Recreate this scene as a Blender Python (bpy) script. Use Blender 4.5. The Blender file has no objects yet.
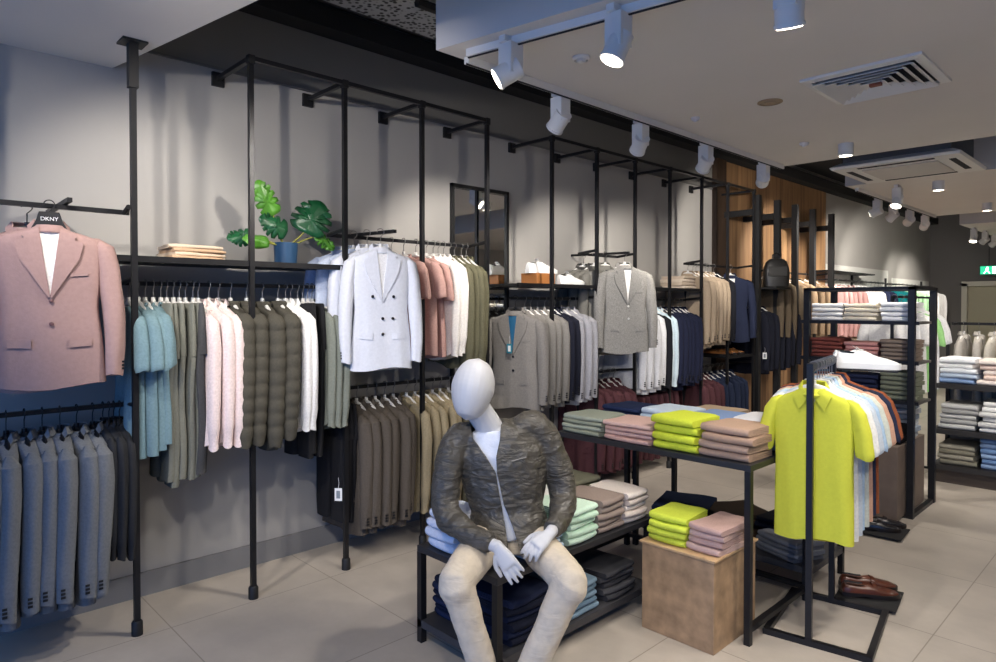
import bpy, bmesh, math, random
from mathutils import Vector, Matrix
from math import sin, cos, pi, radians, sqrt
C = bpy.context.scene.collection
rnd = random.Random(7)

# ------------------------------------------------------------------ materials
def lin(c): return c/12.92 if c <= .04045 else ((c+.055)/1.055)**2.4
def rgb(h):
    h = h.lstrip('#'); return tuple(lin(int(h[i:i+2], 16)/255) for i in (0, 2, 4)) + (1,)
MATS = {}
def mat(name, col, rough=.8, metal=0, noise=0, nscale=8, bump=0, bscale=60, emit=None, estr=0, sheen=0, trans=0, spec=None, stretch=None):
    if name in MATS: return MATS[name]
    m = bpy.data.materials.new(name); m.use_nodes = True
    nt = m.node_tree; b = nt.nodes['Principled BSDF']
    c = rgb(col) if isinstance(col, str) else col
    b.inputs['Base Color'].default_value = c
    b.inputs['Roughness'].default_value = rough
    b.inputs['Metallic'].default_value = metal
    if spec is not None: b.inputs['Specular IOR Level'].default_value = spec
    if sheen: b.inputs['Sheen Weight'].default_value = sheen; b.inputs['Sheen Roughness'].default_value = .5
    if trans: b.inputs['Transmission Weight'].default_value = trans
    if emit: b.inputs['Emission Color'].default_value = rgb(emit); b.inputs['Emission Strength'].default_value = estr
    if noise or bump:
        tc = nt.nodes.new('ShaderNodeTexCoord'); mp = nt.nodes.new('ShaderNodeMapping')
        nt.links.new(tc.outputs['Object'], mp.inputs['Vector'])
        if stretch: mp.inputs['Scale'].default_value = stretch
    if noise:
        n = nt.nodes.new('ShaderNodeTexNoise'); n.inputs['Scale'].default_value = nscale; n.inputs['Detail'].default_value = 5
        r = nt.nodes.new('ShaderNodeMapRange'); r.inputs[1].default_value = .3; r.inputs[2].default_value = .7
        r.inputs[3].default_value = 1-noise; r.inputs[4].default_value = 1+noise
        mx = nt.nodes.new('ShaderNodeMix'); mx.data_type = 'RGBA'; mx.blend_type = 'MULTIPLY'; mx.inputs[0].default_value = 1
        nt.links.new(mp.outputs[0], n.inputs['Vector']); nt.links.new(n.outputs['Fac'], r.inputs[0])
        mx.inputs[6].default_value = c; nt.links.new(r.outputs[0], mx.inputs[7]); nt.links.new(mx.outputs[2], b.inputs['Base Color'])
    if bump:
        n2 = nt.nodes.new('ShaderNodeTexNoise'); n2.inputs['Scale'].default_value = bscale; n2.inputs['Detail'].default_value = 3
        bp = nt.nodes.new('ShaderNodeBump'); bp.inputs['Strength'].default_value = bump; bp.inputs['Distance'].default_value = .01
        nt.links.new(mp.outputs[0], n2.inputs['Vector']); nt.links.new(n2.outputs['Fac'], bp.inputs['Height']); nt.links.new(bp.outputs[0], b.inputs['Normal'])
    MATS[name] = m; return m
def cloth(h, noise=.10, nscale=90, bump=.12):
    return mat('cloth_'+h.strip('#'), h, .92, 0, noise, nscale, bump, 140, spec=.15)
BLACK = mat('black_steel', '#1f1f22', .42, .35, .15, 20)
BLACKM = mat('black_matt', '#141416', .6)
CHROME = mat('chrome', '#8a8886', .4, .8)
WPLAST = mat('white_plastic', '#e4e2de', .4)
BPLAST = mat('black_plastic', '#17171a', .35)
WPAINT = mat('white_paint', '#dedcd8', .7, 0, .02, 3)
PAPER = mat('paper', '#e8e8e8', .8)
DARKIN = mat('dark_lining', '#26262a', .9)
WOODB = mat('wood_light', '#b09a80', .7)

# ------------------------------------------------------------------ mesh builder
class MB:
    def __init__(s): s.v = []; s.f = []
    def add(s, vs, fs):
        o = len(s.v); s.v += [tuple(v) for v in vs]; s.f += [tuple(i+o for i in f) for f in fs]; return s
    def box(s, c, d, rz=0):
        x, y, z = d[0]/2, d[1]/2, d[2]/2; ca, sa = cos(rz), sin(rz); vs = []
        for k in (-1, 1):
            for i, j in ((-1, -1), (1, -1), (1, 1), (-1, 1)):
                px, py = i*x, j*y; vs.append((c[0]+px*ca-py*sa, c[1]+px*sa+py*ca, c[2]+k*z))
        return s.add(vs, [(3, 2, 1, 0), (4, 5, 6, 7), (0, 1, 5, 4), (1, 2, 6, 5), (2, 3, 7, 6), (3, 0, 4, 7)])
    def span(s, a, b): return s.box([(a[i]+b[i])/2 for i in range(3)], [abs(b[i]-a[i]) for i in range(3)])
    def loft(s, rings, caps=True, closed=True):
        n = len(rings[0]); vs = [p for r in rings for p in r]; fs = []
        for k in range(len(rings)-1):
            for i in range(n if closed else n-1):
                j = (i+1) % n; fs.append((k*n+i, k*n+j, (k+1)*n+j, (k+1)*n+i))
        if caps: fs.append(tuple(range(n-1, -1, -1))); fs.append(tuple((len(rings)-1)*n+i for i in range(n)))
        return s.add(vs, fs)
    def tube(s, pts, r, n=8, caps=True, sx=1, sy=1):
        pts = [Vector(p) for p in pts]; rs = r if isinstance(r, (list, tuple)) else [r]*len(pts); rings = []; up = None
        for k, p in enumerate(pts):
            t = (pts[min(k+1, len(pts)-1)]-pts[max(k-1, 0)]).normalized()
            if up is None: up = Vector((0, 0, 1)) if abs(t.z) < .9 else Vector((0, 1, 0))
            a = t.cross(up).normalized(); up = a.cross(t).normalized()
            rings.append([p+a*cos(2*pi*i/n)*rs[k]*sx+up*sin(2*pi*i/n)*rs[k]*sy for i in range(n)])
        return s.loft(rings, caps)
    def bar(s, a, b, w):
        return s.tube([a, b], w*.7071, 4) if False else s._bar(a, b, w)
    def _bar(s, a, b, w):
        a = Vector(a); b = Vector(b); t = (b-a).normalized(); up = Vector((0, 0, 1)) if abs(t.z) < .9 else Vector((0, 1, 0))
        x = t.cross(up).normalized()*w/2; y = x.cross(t).normalized()*w/2
        return s.loft([[p-x-y, p+x-y, p+x+y, p-x+y] for p in (a, b)])
    def lathe(s, prof, c=(0, 0, 0), n=20):
        return s.loft([[(c[0]+r*cos(2*pi*i/n), c[1]+r*sin(2*pi*i/n), c[2]+z) for i in range(n)] for r, z in prof])
    def prism(s, poly, a, b, axis='y'):
        f = {'y': lambda p, t: (p[0], t, p[1]), 'z': lambda p, t: (p[0], p[1], t), 'x': lambda p, t: (t, p[0], p[1])}[axis]
        return s.loft([[f(p, a) for p in poly], [f(p, b) for p in poly]])
    def mesh(s, name, smooth=True, angle=40):
        me = bpy.data.meshes.new(name); me.from_pydata(s.v, [], s.f); me.validate()
        bm = bmesh.new(); bm.from_mesh(me); bmesh.ops.recalc_face_normals(bm, faces=bm.faces[:])
        if smooth:
            for f in bm.faces: f.smooth = True
            for e in bm.edges:
                if len(e.link_faces) == 2 and e.calc_face_angle(0) > radians(angle): e.smooth = False
        bm.to_mesh(me); bm.free(); return me
def link(name, me, m, parent=None, loc=None, rz=None):
    o = bpy.data.objects.new(name, me); C.objects.link(o)
    if parent is not None: o.parent = parent
    if loc is not None: o.location = loc
    if rz is not None: o.rotation_euler.z = rz
    if m is not None:
        if not me.materials: me.materials.append(m)
        elif me.materials[0] is not m:
            o.material_slots[0].link = 'OBJECT'; o.material_slots[0].material = m
    return o
def ob(name, mb, m, parent=None, smooth=True, bev=0, loc=None, rz=None):
    o = link(name, mb.mesh(name, smooth), m, parent, loc, rz)
    if bev: b = o.modifiers.new('bevel', 'BEVEL'); b.width = bev; b.segments = 2; b.limit_method = 'ANGLE'
    return o
def tag(o, label, cat, group=None):
    o['label'] = label; o['category'] = cat
    if group: o['group'] = group
    return o
def thing(name, label, cat, loc=(0, 0, 0), rz=0, group=None):
    o = bpy.data.objects.new(name, None); C.objects.link(o); o.location = loc; o.rotation_euler.z = rz
    return tag(o, label, cat, group)
def struct(name, mb, m, smooth=False):
    o = ob(name, mb, m, None, smooth); o['kind'] = 'structure'; return o
ORD = 'first second third fourth fifth sixth seventh eighth ninth tenth eleventh twelfth thirteenth'.split()

# ------------------------------------------------------------------ camera
F = 664.0; PIT = radians(.84); PY = 305+F*math.tan(PIT); az = math.atan2(690, 664)
fw = Vector((-sin(az)*cos(PIT), cos(az)*cos(PIT), -sin(PIT))); rt = Vector((cos(az), sin(az), 0)); up = rt.cross(fw)
cd = bpy.data.cameras.new('camera'); cam = bpy.data.objects.new('camera', cd); C.objects.link(cam)
cam.matrix_world = Matrix(((rt.x, up.x, -fw.x, 0), (rt.y, up.y, -fw.y, 0), (rt.z, up.z, -fw.z, 1.6), (0, 0, 0, 1)))
cd.sensor_width = 36; cd.lens = F/996*36; cd.shift_y = -(331-PY)/996; cd.clip_start = .05
bpy.context.scene.camera = cam

# ------------------------------------------------------------------ setting
WX = -3.98; YB = 17.1; XR = 3.2; YF = -2.2; ZT = 3.62
def floor_mat():
    m = mat('floor_tiles', '#a0968c', .32); nt = m.node_tree; b = nt.nodes['Principled BSDF']
    tc = nt.nodes.new('ShaderNodeTexCoord'); mp = nt.nodes.new('ShaderNodeMapping'); mp.inputs['Location'].default_value = (.84, -1.10, 0)
    br = nt.nodes.new('ShaderNodeTexBrick'); br.offset = 0; br.inputs['Scale'].default_value = 1
    br.inputs['Brick Width'].default_value = .88; br.inputs['Row Height'].default_value = .88; br.inputs['Mortar Size'].default_value = .003
    br.inputs['Color1'].default_value = rgb('#bfb5a9'); br.inputs['Color2'].default_value = rgb('#bbb1a5'); br.inputs['Mortar'].default_value = rgb('#968c80')
    n = nt.nodes.new('ShaderNodeTexNoise'); n.inputs['Scale'].default_value = 2.2; n.inputs['Detail'].default_value = 8; n.inputs['Roughness'].default_value = .65
    r = nt.nodes.new('ShaderNodeMapRange'); r.inputs[1].default_value = .3; r.inputs[2].default_value = .7; r.inputs[3].default_value = .82; r.inputs[4].default_value = 1.06
    mx = nt.nodes.new('ShaderNodeMix'); mx.data_type = 'RGBA'; mx.blend_type = 'MULTIPLY'; mx.inputs[0].default_value = 1
    L = nt.links.new
    L(tc.outputs['Object'], mp.inputs[0]); L(mp.outputs[0], br.inputs['Vector']); L(tc.outputs['Object'], n.inputs['Vector'])
    L(n.outputs['Fac'], r.inputs[0]); L(br.outputs['Color'], mx.inputs[6]); L(r.outputs[0], mx.inputs[7]); L(mx.outputs[2], b.inputs['Base Color'])
    r2 = nt.nodes.new('ShaderNodeMapRange'); r2.inputs[3].default_value = .34; r2.inputs[4].default_value = .5; L(n.outputs['Fac'], r2.inputs[0]); L(r2.outputs[0], b.inputs['Roughness'])
    return m
def wood_mat(name, c1, c2, plank=.17, axis=1):
    m = mat(name, c1, .55); nt = m.node_tree; b = nt.nodes['Principled BSDF']; L = nt.links.new
    tc = nt.nodes.new('ShaderNodeTexCoord'); mp = nt.nodes.new('ShaderNodeMapping'); mp.inputs['Scale'].default_value = (9, 9, .7)
    n = nt.nodes.new('ShaderNodeTexNoise'); n.inputs['Scale'].default_value = 1.3; n.inputs['Detail'].default_value = 7; n.inputs['Distortion'].default_value = .6
    cr = nt.nodes.new('ShaderNodeValToRGB'); cr.color_ramp.elements[0].color = rgb(c1); cr.color_ramp.elements[1].color = rgb(c2); cr.color_ramp.elements[0].position = .3; cr.color_ramp.elements[1].position = .7
    L(tc.outputs['Object'], mp.inputs[0]); L(mp.outputs[0], n.inputs['Vector']); L(n.outputs['Fac'], cr.inputs[0])
    sp = nt.nodes.new('ShaderNodeSeparateXYZ'); L(tc.outputs['Object'], sp.inputs[0])
    def mth(op, a, bb):
        k = nt.nodes.new('ShaderNodeMath'); k.operation = op
        for i, q in enumerate((a, bb)):
            if isinstance(q, (int, float)): k.inputs[i].default_value = q
            elif q is not None: L(q, k.inputs[i])
        return k.outputs[0]
    q = mth('DIVIDE', sp.outputs[axis], plank); fl = mth('FLOOR', q, 0); fr = mth('FRACT', q, 0)
    wn = nt.nodes.new('ShaderNodeTexWhiteNoise'); wn.noise_dimensions = '1D'; L(fl, wn.inputs['W'])
    edge = mth('GREATER_THAN', fr, .025); v = mth('ADD', mth('MULTIPLY', wn.outputs['Value'], .35), .72); v = mth('MULTIPLY', v, mth('ADD', mth('MULTIPLY', edge, .5), .5))
    mx = nt.nodes.new('ShaderNodeMix'); mx.data_type = 'RGBA'; mx.blend_type = 'MULTIPLY'; mx.inputs[0].default_value = 1
    L(cr.outputs[0], mx.inputs[6]); L(v, mx.inputs[7]); L(mx.outputs[2], b.inputs['Base Color'])
    return m
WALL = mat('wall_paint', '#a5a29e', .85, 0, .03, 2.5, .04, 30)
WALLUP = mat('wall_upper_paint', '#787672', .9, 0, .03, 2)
BLACKC = mat('void_black', '#1b1b1c', .95)
RAFT = mat('raft_paint', '#d6d1cc', .85, 0, .02, 2)
struct('floor', MB().span((WX-.2, YF-3, -.1), (XR+.2, YB+.2, 0)), floor_mat())
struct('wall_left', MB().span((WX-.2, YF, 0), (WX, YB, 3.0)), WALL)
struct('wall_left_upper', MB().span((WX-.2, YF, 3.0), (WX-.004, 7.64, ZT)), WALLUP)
struct('wall_left_rear', MB().span((WX-.2, 7.64, 3.0), (WX, YB, ZT)), WALL)
struct('wall_back', MB().span((WX, YB, 0), (-3.36, YB+.2, ZT)).span((-1.9, YB, 0), (XR, YB+.2, ZT)).span((-3.36, YB, 2.06), (-1.9, YB+.2, ZT)), mat('wall_far', '#6f6c69', .9, 0, .03, 2))
struct('wall_right', MB().span((XR, YF, 0), (XR+.2, YB, ZT)), WALL)
struct('ceiling', MB().span((WX-.2, YF, ZT), (XR+.2, YB+.2, ZT+.2)), BLACKC)
struct('baseboard_left', MB().span((WX, YF, 0), (WX+.018, 7.6, .13)), mat('skirting', '#7d7c7c', .6))
struct('trim_1', MB().span((WX, 1.0, 2.985), (WX+.012, 7.62, 3.0)), mat('trim_paint', '#6b6a68', .8))
# doorway in the far wall
CREAM = mat('cream_paint', '#b9b39a', .7)
d = struct('door_1', MB().span((-3.38, YB+.12, 0), (-2.5, YB+.16, 2.06)), CREAM)
struct('door_2', MB().span((-2.46, YB+.12, 0), (-1.86, YB+.16, 2.06)), CREAM)
d2 = struct('trim_2', MB().span((-3.38, YB-.03, 0), (-3.28, YB+.12, 2.06)).span((-3.38, YB-.03, 2.0), (-1.9, YB+.12, 2.1)).span((-2.54, YB-.01, 0), (-2.46, YB+.14, 2.0)), mat('door_trim', '#cfcabb', .6))
# timber clad stretch of wall
struct('wall_left_cladding', MB().span((WX, 7.64, 0), (WX+.03, 10.93, 3.36)), wood_mat('oak_cladding', '#7c5b40', '#ae8860', .42))
struct('trim_3', MB().span((WX, 7.40, 0), (WX+.06, 7.64, 3.36)), wood_mat('dark_cladding', '#33261c', '#4a382b', .3))
# black beam along the wall head
struct('trim_4', MB().span((WX, YF, 3.37), (WX+.16, YB, 3.5)), BLACKC)
# suspended white rafts
def raft(name, poly, z0=2.87, z1=3.45):
    return struct(name, MB().prism(poly, z0, z1, 'z'), RAFT)
raft('ceiling_raft', [(-2.612, 2.085), (XR, 3.16), (XR, 6.27), (-2.612, 6.12), (-2.612, 6.12)][:4])
raft('ceiling_raft', [(WX, YF), (XR, YF), (XR, 2.22), (-2.66, 1.205), (WX, .985)], 2.86)
raft('ceiling_raft', [(-2.56, 7.62), (XR, 7.75), (XR, 11.2), (-2.56, 11.08)])
raft('ceiling_raft', [(-2.52, 12.55), (XR, 12.7), (XR, 15.6), (-2.5, 15.6)])
# spot-lit band low on the far left wall, painted as pale sheets
LITBAND = mat('lit_band_paint', '#cfcfca', .7)
struct('wall_lit_band_1', MB().span((WX, 10.98, .4), (WX+.02, 14.1, 2.25)), LITBAND)
struct('wall_lit_band_2', MB().span((WX, 14.35, .4), (WX+.02, 16.95, 2.12)), LITBAND)

# open steel grille and services in the ceiling void
def mesh_mat():
    m = mat('perforated_grille', '#8a8c8e', .6); nt = m.node_tree; b = nt.nodes['Principled BSDF']; L = nt.links.new
    tc = nt.nodes.new('ShaderNodeTexCoord'); v = nt.nodes.new('ShaderNodeTexVoronoi'); v.inputs['Scale'].default_value = 30
    r = nt.nodes.new('ShaderNodeValToRGB'); r.color_ramp.elements[0].color = rgb('#2a2a2c'); r.color_ramp.elements[1].color = rgb('#b4b6b8'); r.color_ramp.elements[0].position = .3; r.color_ramp.elements[1].position = .5
    L(tc.outputs['Object'], v.inputs['Vector']); L(v.outputs['Distance'], r.inputs[0]); L(r.outputs[0], b.inputs['Base Color']); return m
g = thing('ceiling_grille', 'speckled grey grille panel up in the dark ceiling void', 'ceiling grille', (-3.1, 2.1, 3.5))
ob('panel', MB().span((-.62, -.85, -.02), (.30, .85, .0)), mesh_mat(), g, False)
ob('frame', MB().span((-.65, -.9, -.02), (-.62, .88, .03)).span((.30, -.9, -.02), (.33, .88, .03)).span((-.65, .85, -.02), (.33, .89, .03)), BLACKM, g, False)
cp = MB().tube([(-3.25, 2.45, 3.43), (-3.2, 4.5, 3.42), (-3.2, 7.3, 3.42)], .03, 8)
tag(ob('cable_conduit', cp, BLACKM), 'black conduit running along the ceiling void above the clothes rails', 'conduit')
GREYM = mat('galvanised', '#6a6d70', .5, .6)
t = thing('ceiling_duct', 'grey service tray in the dark gap beyond the large ceiling vent', 'duct', (-2.2, 6.75, 3.3))
ob('tray', MB().span((-1.2, -.25, 0), (.6, -.2, .12)).span((-1.2, -.25, 0), (.6, .1, .01)), GREYM, t, False)
for k in range(5): ob('bracket', MB().span((-1.0+k*.35, -.3, -.02), (-.98+k*.35, .12, .14)), GREYM, t, False)

# ------------------------------------------------------------------ ceiling fittings
def spot_light(loc, target, power, size=70, blend=.5, col=(1, .93, .84), rad=.035):
    l = bpy.data.lights.new('spot_lamp', 'SPOT'); l.energy = power; l.spot_size = radians(size); l.spot_blend = blend; l.color = col; l.shadow_soft_size = rad
    o = bpy.data.objects.new('spot_lamp', l); C.objects.link(o); o.location = loc
    o.rotation_euler = (Vector(target)-Vector(loc)).to_track_quat('-Z', 'Y').to_euler(); return o
LENS = mat('lit_lens', '#fff4e4', .3, emit='#fff0dc', estr=14)
def spotlight(x, y, zc, target, power, label, size=75, blend=.6, group='white track spotlights'):
    """white box spotlight on a track at ceiling height zc, its tilted head aimed at target"""
    t = thing('track_spotlight', label, 'spotlight', (x, y, zc), 0, group)
    ob('adaptor', MB().span((-.02, -.06, -.03), (.02, .06, 0)), WPAINT, t, False)
    b = ob('gear_box', MB().span((-.043, -.043, -.175), (.043, .043, -.03)), WPAINT, t, False, .004)
    piv = Vector((0, 0, -.155)); dirv = (Vector(target)-Vector((x, y, zc))-piv).normalized()
    a0 = piv+dirv*-.045; a1 = piv+dirv*.065
    h = ob('lamp_head', MB().tube([a0, a1], .052, 20).tube([a1, a1+dirv*.012], .056, 20), WPAINT, t)
    q = dirv.to_track_quat('Z', 'Y'); ln = MB().lathe([(.046, 0), (.046, .004), (.02, .006)], n=20)
    ln.v = [tuple(q @ Vector(v) + a1+dirv*.0125) for v in ln.v]
    ob('lens', ln, LENS, h)
    if power: spot_light(Vector((x, y, zc))+a1+dirv*.03, target, power, size, blend)
    return t
def track(label, a, b, z):
    t = thing('lighting_track', label, 'lighting track', (a[0], a[1], z), 0)
    v = Vector((b[0]-a[0], b[1]-a[1], 0)); n = Vector((-v.y, v.x, 0)).normalized()*.012
    ob('rail', MB()._bar((0, 0, -.018), (v.x, v.y, -.018), .036), WPAINT, t, False)
    ob('slot', MB()._bar((n.x*0, 0, -.0365), (v.x, v.y, -.0365), .01), DARKIN, t, False)
ZR = 2.87
track('long white lighting track along the edge of the ceiling raft', (-2.57, 2.25), (-2.57, 6.06), ZR)
track('short white lighting track along the front edge of the ceiling raft', (-2.50, 2.20), (1.5, 2.98), ZR)
track('white lighting track on the farther ceiling raft', (-2.5, 7.8), (-2.5, 11.0), ZR)
track('white lighting track under the ceiling by the shop window', (-2.9, -.02), (1.5, .2), 2.86)
P1 = 75
spotlight(-2.25, 2.25, ZR, (-3.75, .75, 1.5), 95, 'white spotlight at the wall end of the short front track, aimed at the pink blazer')
spotlight(-1.70, 2.35, ZR, (-2.15, 1.75, .9), 60, 'lit white spotlight on the short front track, its double lens facing down over the mannequin', 80)
spotlight(-1.04, 2.50, ZR, (-1.3, 3.3, .9), 45, 'white spotlight cut off by the top edge of the photo', 80)
for y, n, tg, pw in ((3.04, 'first', (-3.9, 3.3, 1.7), 80), (3.88, 'second', (-3.9, 4.75, 1.6), 85), (4.77, 'third', (-3.9, 5.7, 1.6), 80), (5.78, 'last', (-3.9, 7.9, 2.1), 130)):
    spotlight(-2.62, y, ZR, tg, pw, f'{n} white spotlight on the long wall track, counting from the shop window')
spotlight(-2.57, 8.73, ZR, (-3.95, 8.9, 2.2), 120, 'lit spotlight at the near corner of the farther raft, lens facing the camera')
for y, n, tg in ((9.27, 'second', (-3.95, 9.8, 1.6)), (9.97, 'third', (-3.95, 11.6, 1.9)), (10.7, 'fourth', (-3.95, 13.4, 1.7))):
    spotlight(-2.55, y, ZR, tg, 170, f'{n} white spotlight of the row on the farther ceiling raft')
spotlight(-2.15, 7.95, ZR, (-2.3, 7.2, 1.2), 60, 'lit spotlight just under the ceiling cassette')
spotlight(-2.45, 13.2, ZR, (-2.6, 12.6, 1.0), 90, 'lit spotlight at the near corner of the third raft, deep in the shop')
for y, n in ((13.9, 'middle'), (14.7, 'farthest')):
    spotlight(-2.42, y, ZR, (-3.9, y+.8, 1.6), 90, f'{n} white spotlight on the third raft deep in the shop')
for x, y, tg, pw in ((-2.6, .0, (-3.8, 1.5, 1.7), 78), (-1.9, .03, (-3.7, 2.45, 1.7), 100), (-1.0, .08, (-2.3, 1.9, .8), 85), (.4, .15, (-1.2, 2.6, .6), 105)):
    spotlight(x, y, 2.86, tg, pw, f'white spotlight on the track by the shop window aimed {abs(x):.0f} metres into the shop', 75)
def downlight(x, y, label, power, z=ZR):
    t = thing('downlight', label, 'downlight', (x, y, z))
    ob('housing', MB().lathe([(.055, 0), (.055, -.09), (.048, -.095), (.048, -.075)], n=24), WPAINT, t)
    ob('lens', MB().lathe([(.046, -.086), (.046, -.082)], n=24), LENS, t)
    if power: spot_light((x, y, z-.12), (x, y, 0), power, 110, .8)
downlight(-1.885, 5.62, 'lit surface downlight near the far edge of the large ceiling raft', 70)
downlight(-1.79, 8.0, 'lit cylinder downlight in the middle of the farther raft', 90)
downlight(-1.75, 10.15, 'small lit downlight at the far edge of the farther raft', 80)
for x, y, pw in ((.6, 2.8, 60), (1.2, 5.5, 70), (.3, 8.5, 110), (-.9, 13.6, 160)):  # bare fill lamps added out of view, no fittings modelled
    spot_light((x, y, 2.8), (x, y, 0), pw, 130, .9)
track('added unseen lighting track over the aisle beside the polo rack', (-.3, 2.9), (-.3, 6.2), ZR)  # track and its spotlights added out of view to brighten the racks
for y, tg, pw, w_ in ((3.1, (-1.9, 3.2, .8), 60, 'the high table'), (3.7, (-1.2, 3.3, .9), 45, 'the polo rack'), (4.3, (-1.8, 5.8, 1.35), 95, 'the tall shelving rack'), (5.5, (-1.2, 7.2, .9), 110, 'the shirt gondola')):
    spotlight(-.3, y, ZR, tg, pw, f'added unseen spotlight on the aisle track aimed at {w_}', 75)
def disc(name, label, cat, x, y, r, h, m, z=ZR):
    t = thing(name, label, cat, (x, y, z))
    ob('rim', MB().lathe([(r, 0), (r, -h*.5), (r*.8, -h), (r*.78, -h*.4)], n=24), m, t)
    ob('core', MB().lathe([(r*.55, -h*.1), (r*.5, -h*1.3), (r*.3, -h*1.6)], n=20), m, t)
disc('smoke_detector', 'white smoke detector on the ceiling between the two nearest tracks', 'smoke detector', -2.17, 2.68, .045, .018, WPAINT)
disc('ceiling_speaker', 'round beige ceiling speaker left of the square air vent', 'ceiling speaker', -1.827, 4.12, .075, .008, mat('beige_disc', '#a08c70', .8))
disc('sprinkler', 'tiny white sprinkler rosette near the long track', 'sprinkler', -2.33, 4.1, .03, .02, WPAINT)
disc('sprinkler', 'tiny white sprinkler rosette beyond the round speaker', 'sprinkler', -2.1, 5.35, .035, .02, WPAINT)
# square louvred vent
t = thing('ceiling_vent', 'large square white louvred air vent in the near ceiling raft', 'air vent', (-1.235, 4.14, ZR))
def blades(mb, o, w, z1, z2):
    i = o-w
    return mb.loft([[(-r, -r, z), (r, -r, z), (r, r, z), (-r, r, z)] for r, z in ((o, z1), (i, z2), (i, z2+.003), (o, z1+.003), (o, z1))], False)
def sqring(mb, o, w, z0, z1, z2):
    i = o-w
    return mb.loft([[(-o, -o, z0), (o, -o, z0), (o, o, z0), (-o, o, z0)], [(-o, -o, z1), (o, -o, z1), (o, o, z1), (-o, o, z1)], [(-i, -i, z2), (i, -i, z2), (i, i, z2), (-i, i, z2)], [(-i, -i, z0), (i, -i, z0), (i, i, z0), (-i, i, z0)]], False)
ob('backing', MB().span((-.27, -.27, -.004), (.27, .27, -.001)), DARKIN, t, False)
ob('frame', sqring(MB(), .30, .045, -.0, -.014, -.02), WPAINT, t, False)
for k in range(5): ob('louvre', blades(MB(), .252-.047*k, .036, -.036, -.012), WPAINT, t, False)
ob('indicator', MB().span((-.03, -.01, -.036), (.03, .02, -.02)), mat('red_brown', '#8a4a34', .6), t, False)
# cassette air conditioner
t = thing('ceiling_cassette', 'white square air conditioning cassette hanging in the gap between two rafts', 'air conditioner', (-1.80, 6.97, ZR))
ob('panel', MB().lathe([(.62, .03), (.72, -.01), (.70, -.03)], n=4), WPAINT, t, False, rz=pi/4)
ob('body', MB().span((-.42, -.42, .0), (.42, .42, .35)), GREYM, t, False)
ob('grille', MB().span((-.30, -.30, -.04), (.30, .30, -.03)), mat('pale_grille', '#bdb8b4', .6), t, False, .004)
for a in range(4):
    s = MB().span((-.30, -.43, -.033), (.30, -.38, -.029)); ob('flap', s, DARKIN, t, False, rz=a*pi/2)

# ------------------------------------------------------------------ wall racking
PX = -3.52; RXX = -3.72
POLES = [.957, 1.535, 2.11, 2.69, 3.277]; POL2 = [3.983, 4.563, 5.13, 5.717, 6.33, 6.896, 7.526]
def pole(par, y, x=PX, top=2.93, w=.026):
    p = ob('pole', MB()._bar((x, y, .05), (x, y, top), w), BLACK, par, False)
    ob('foot', MB().lathe([(.026, 0), (.026, .06), (.02, .07)], (x, y, 0), 12), BLACKM, p)
    return p
def bracket(par, y, z=2.93):
    b = ob('wall_arm', MB()._bar((WX+.02, y, z), (PX, y, z), .024), BLACK, par, False)
    ob('wall_plate', MB().span((WX, y-.035, z-.045), (WX+.02, y+.035, z+.035)), BLACKM, b, False)
    ob('joint', MB().span((PX-.018, y-.018, z-.03), (PX+.018, y+.018, z+.015)), BLACKM, b, False)
def hrail(name, par, y0, y1, z, x=RXX, ends=True, w=.022):
    r = ob(name, MB()._bar((x, y0, z), (x, y1, z), w), BLACK, par, False)
    if ends:
        for y in ends if isinstance(ends, (list, tuple)) else (y0, y1):
            ob('elbow', MB().tube([(x, y, z), (x+.03, y, z+.004), (PX, y, z+.02)], .012, 8), BLACK, r)
    return r
def shelf(par, y0, y1, z):
    s = ob('shelf', MB().span((WX+.05, y0, z-.02), (PX-.015, y1, z)), BLACKM, par, False)
    ob('shelf_edge', MB().span((PX-.015, y0, z-.026), (PX+.004, y1, z+.004)), BLACK, s, False)
R1 = thing('wall_clothes_rack', 'near black pole wall rack carrying the potted plant and the white blazers', 'clothes rack', (0, 0, 0), 0, 'black pole wall racks')
pole(R1, POLES[0], top=2.78)
ob('ceiling_socket', MB()._bar((PX, POLES[0], 2.64), (PX, POLES[0], 2.85), .042).span((PX-.055, POLES[0]-.055, 2.85), (PX+.055, POLES[0]+.055, 2.86)), BLACKM, R1, False)
for y in POLES[1:]: pole(R1, y); bracket(R1, y)
pole(R1, -.6, top=2.86)
ob('top_rail', MB()._bar((PX, POLES[1], 2.93), (PX, POLES[4], 2.93), .024), BLACK, R1, False)
hrail('hanging_rail', R1, -.6, .957, 2.05, -3.60, [.935])
hrail('hanging_rail', R1, -.6, .957, 1.10, RXX, [.957])
hrail('hanging_rail', R1, .957, 2.11, 1.71)
shelf(R1, .86, 2.11, 1.835)
hrail('hanging_rail', R1, 2.11, 3.277, 2.035)
hrail('hanging_rail', R1, 2.11, 3.277, 1.07)
ob('face_out_arm', MB()._bar((WX, 2.335, 2.06), (-3.32, 2.335, 2.045), .02), BLACK, R1, False)
ob('face_out_arm', MB()._bar((WX, .69, 2.065), (-3.5, .69, 2.075), .02), BLACK, R1, False)
R2 = thing('wall_clothes_rack', 'farther black pole wall rack with white sneakers, grey and navy suits', 'clothes rack', (0, 0, 0), 0, 'black pole wall racks')
for y in POL2: pole(R2, y); bracket(R2, y)
ob('top_rail', MB()._bar((PX, POL2[0], 2.93), (PX, POL2[-1], 2.93), .024), BLACK, R2, False)
shelf(R2, 3.60, 4.563, 1.765); hrail('hanging_rail', R2, 3.70, 4.563, 1.655, RXX, [4.563])
hrail('hanging_rail', R2, 4.563, 5.13, 2.05); hrail('hanging_rail', R2, 4.563, 5.13, .99)
shelf(R2, 5.13, 6.33, 1.765); hrail('hanging_rail', R2, 5.13, 6.33, 1.655)
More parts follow.
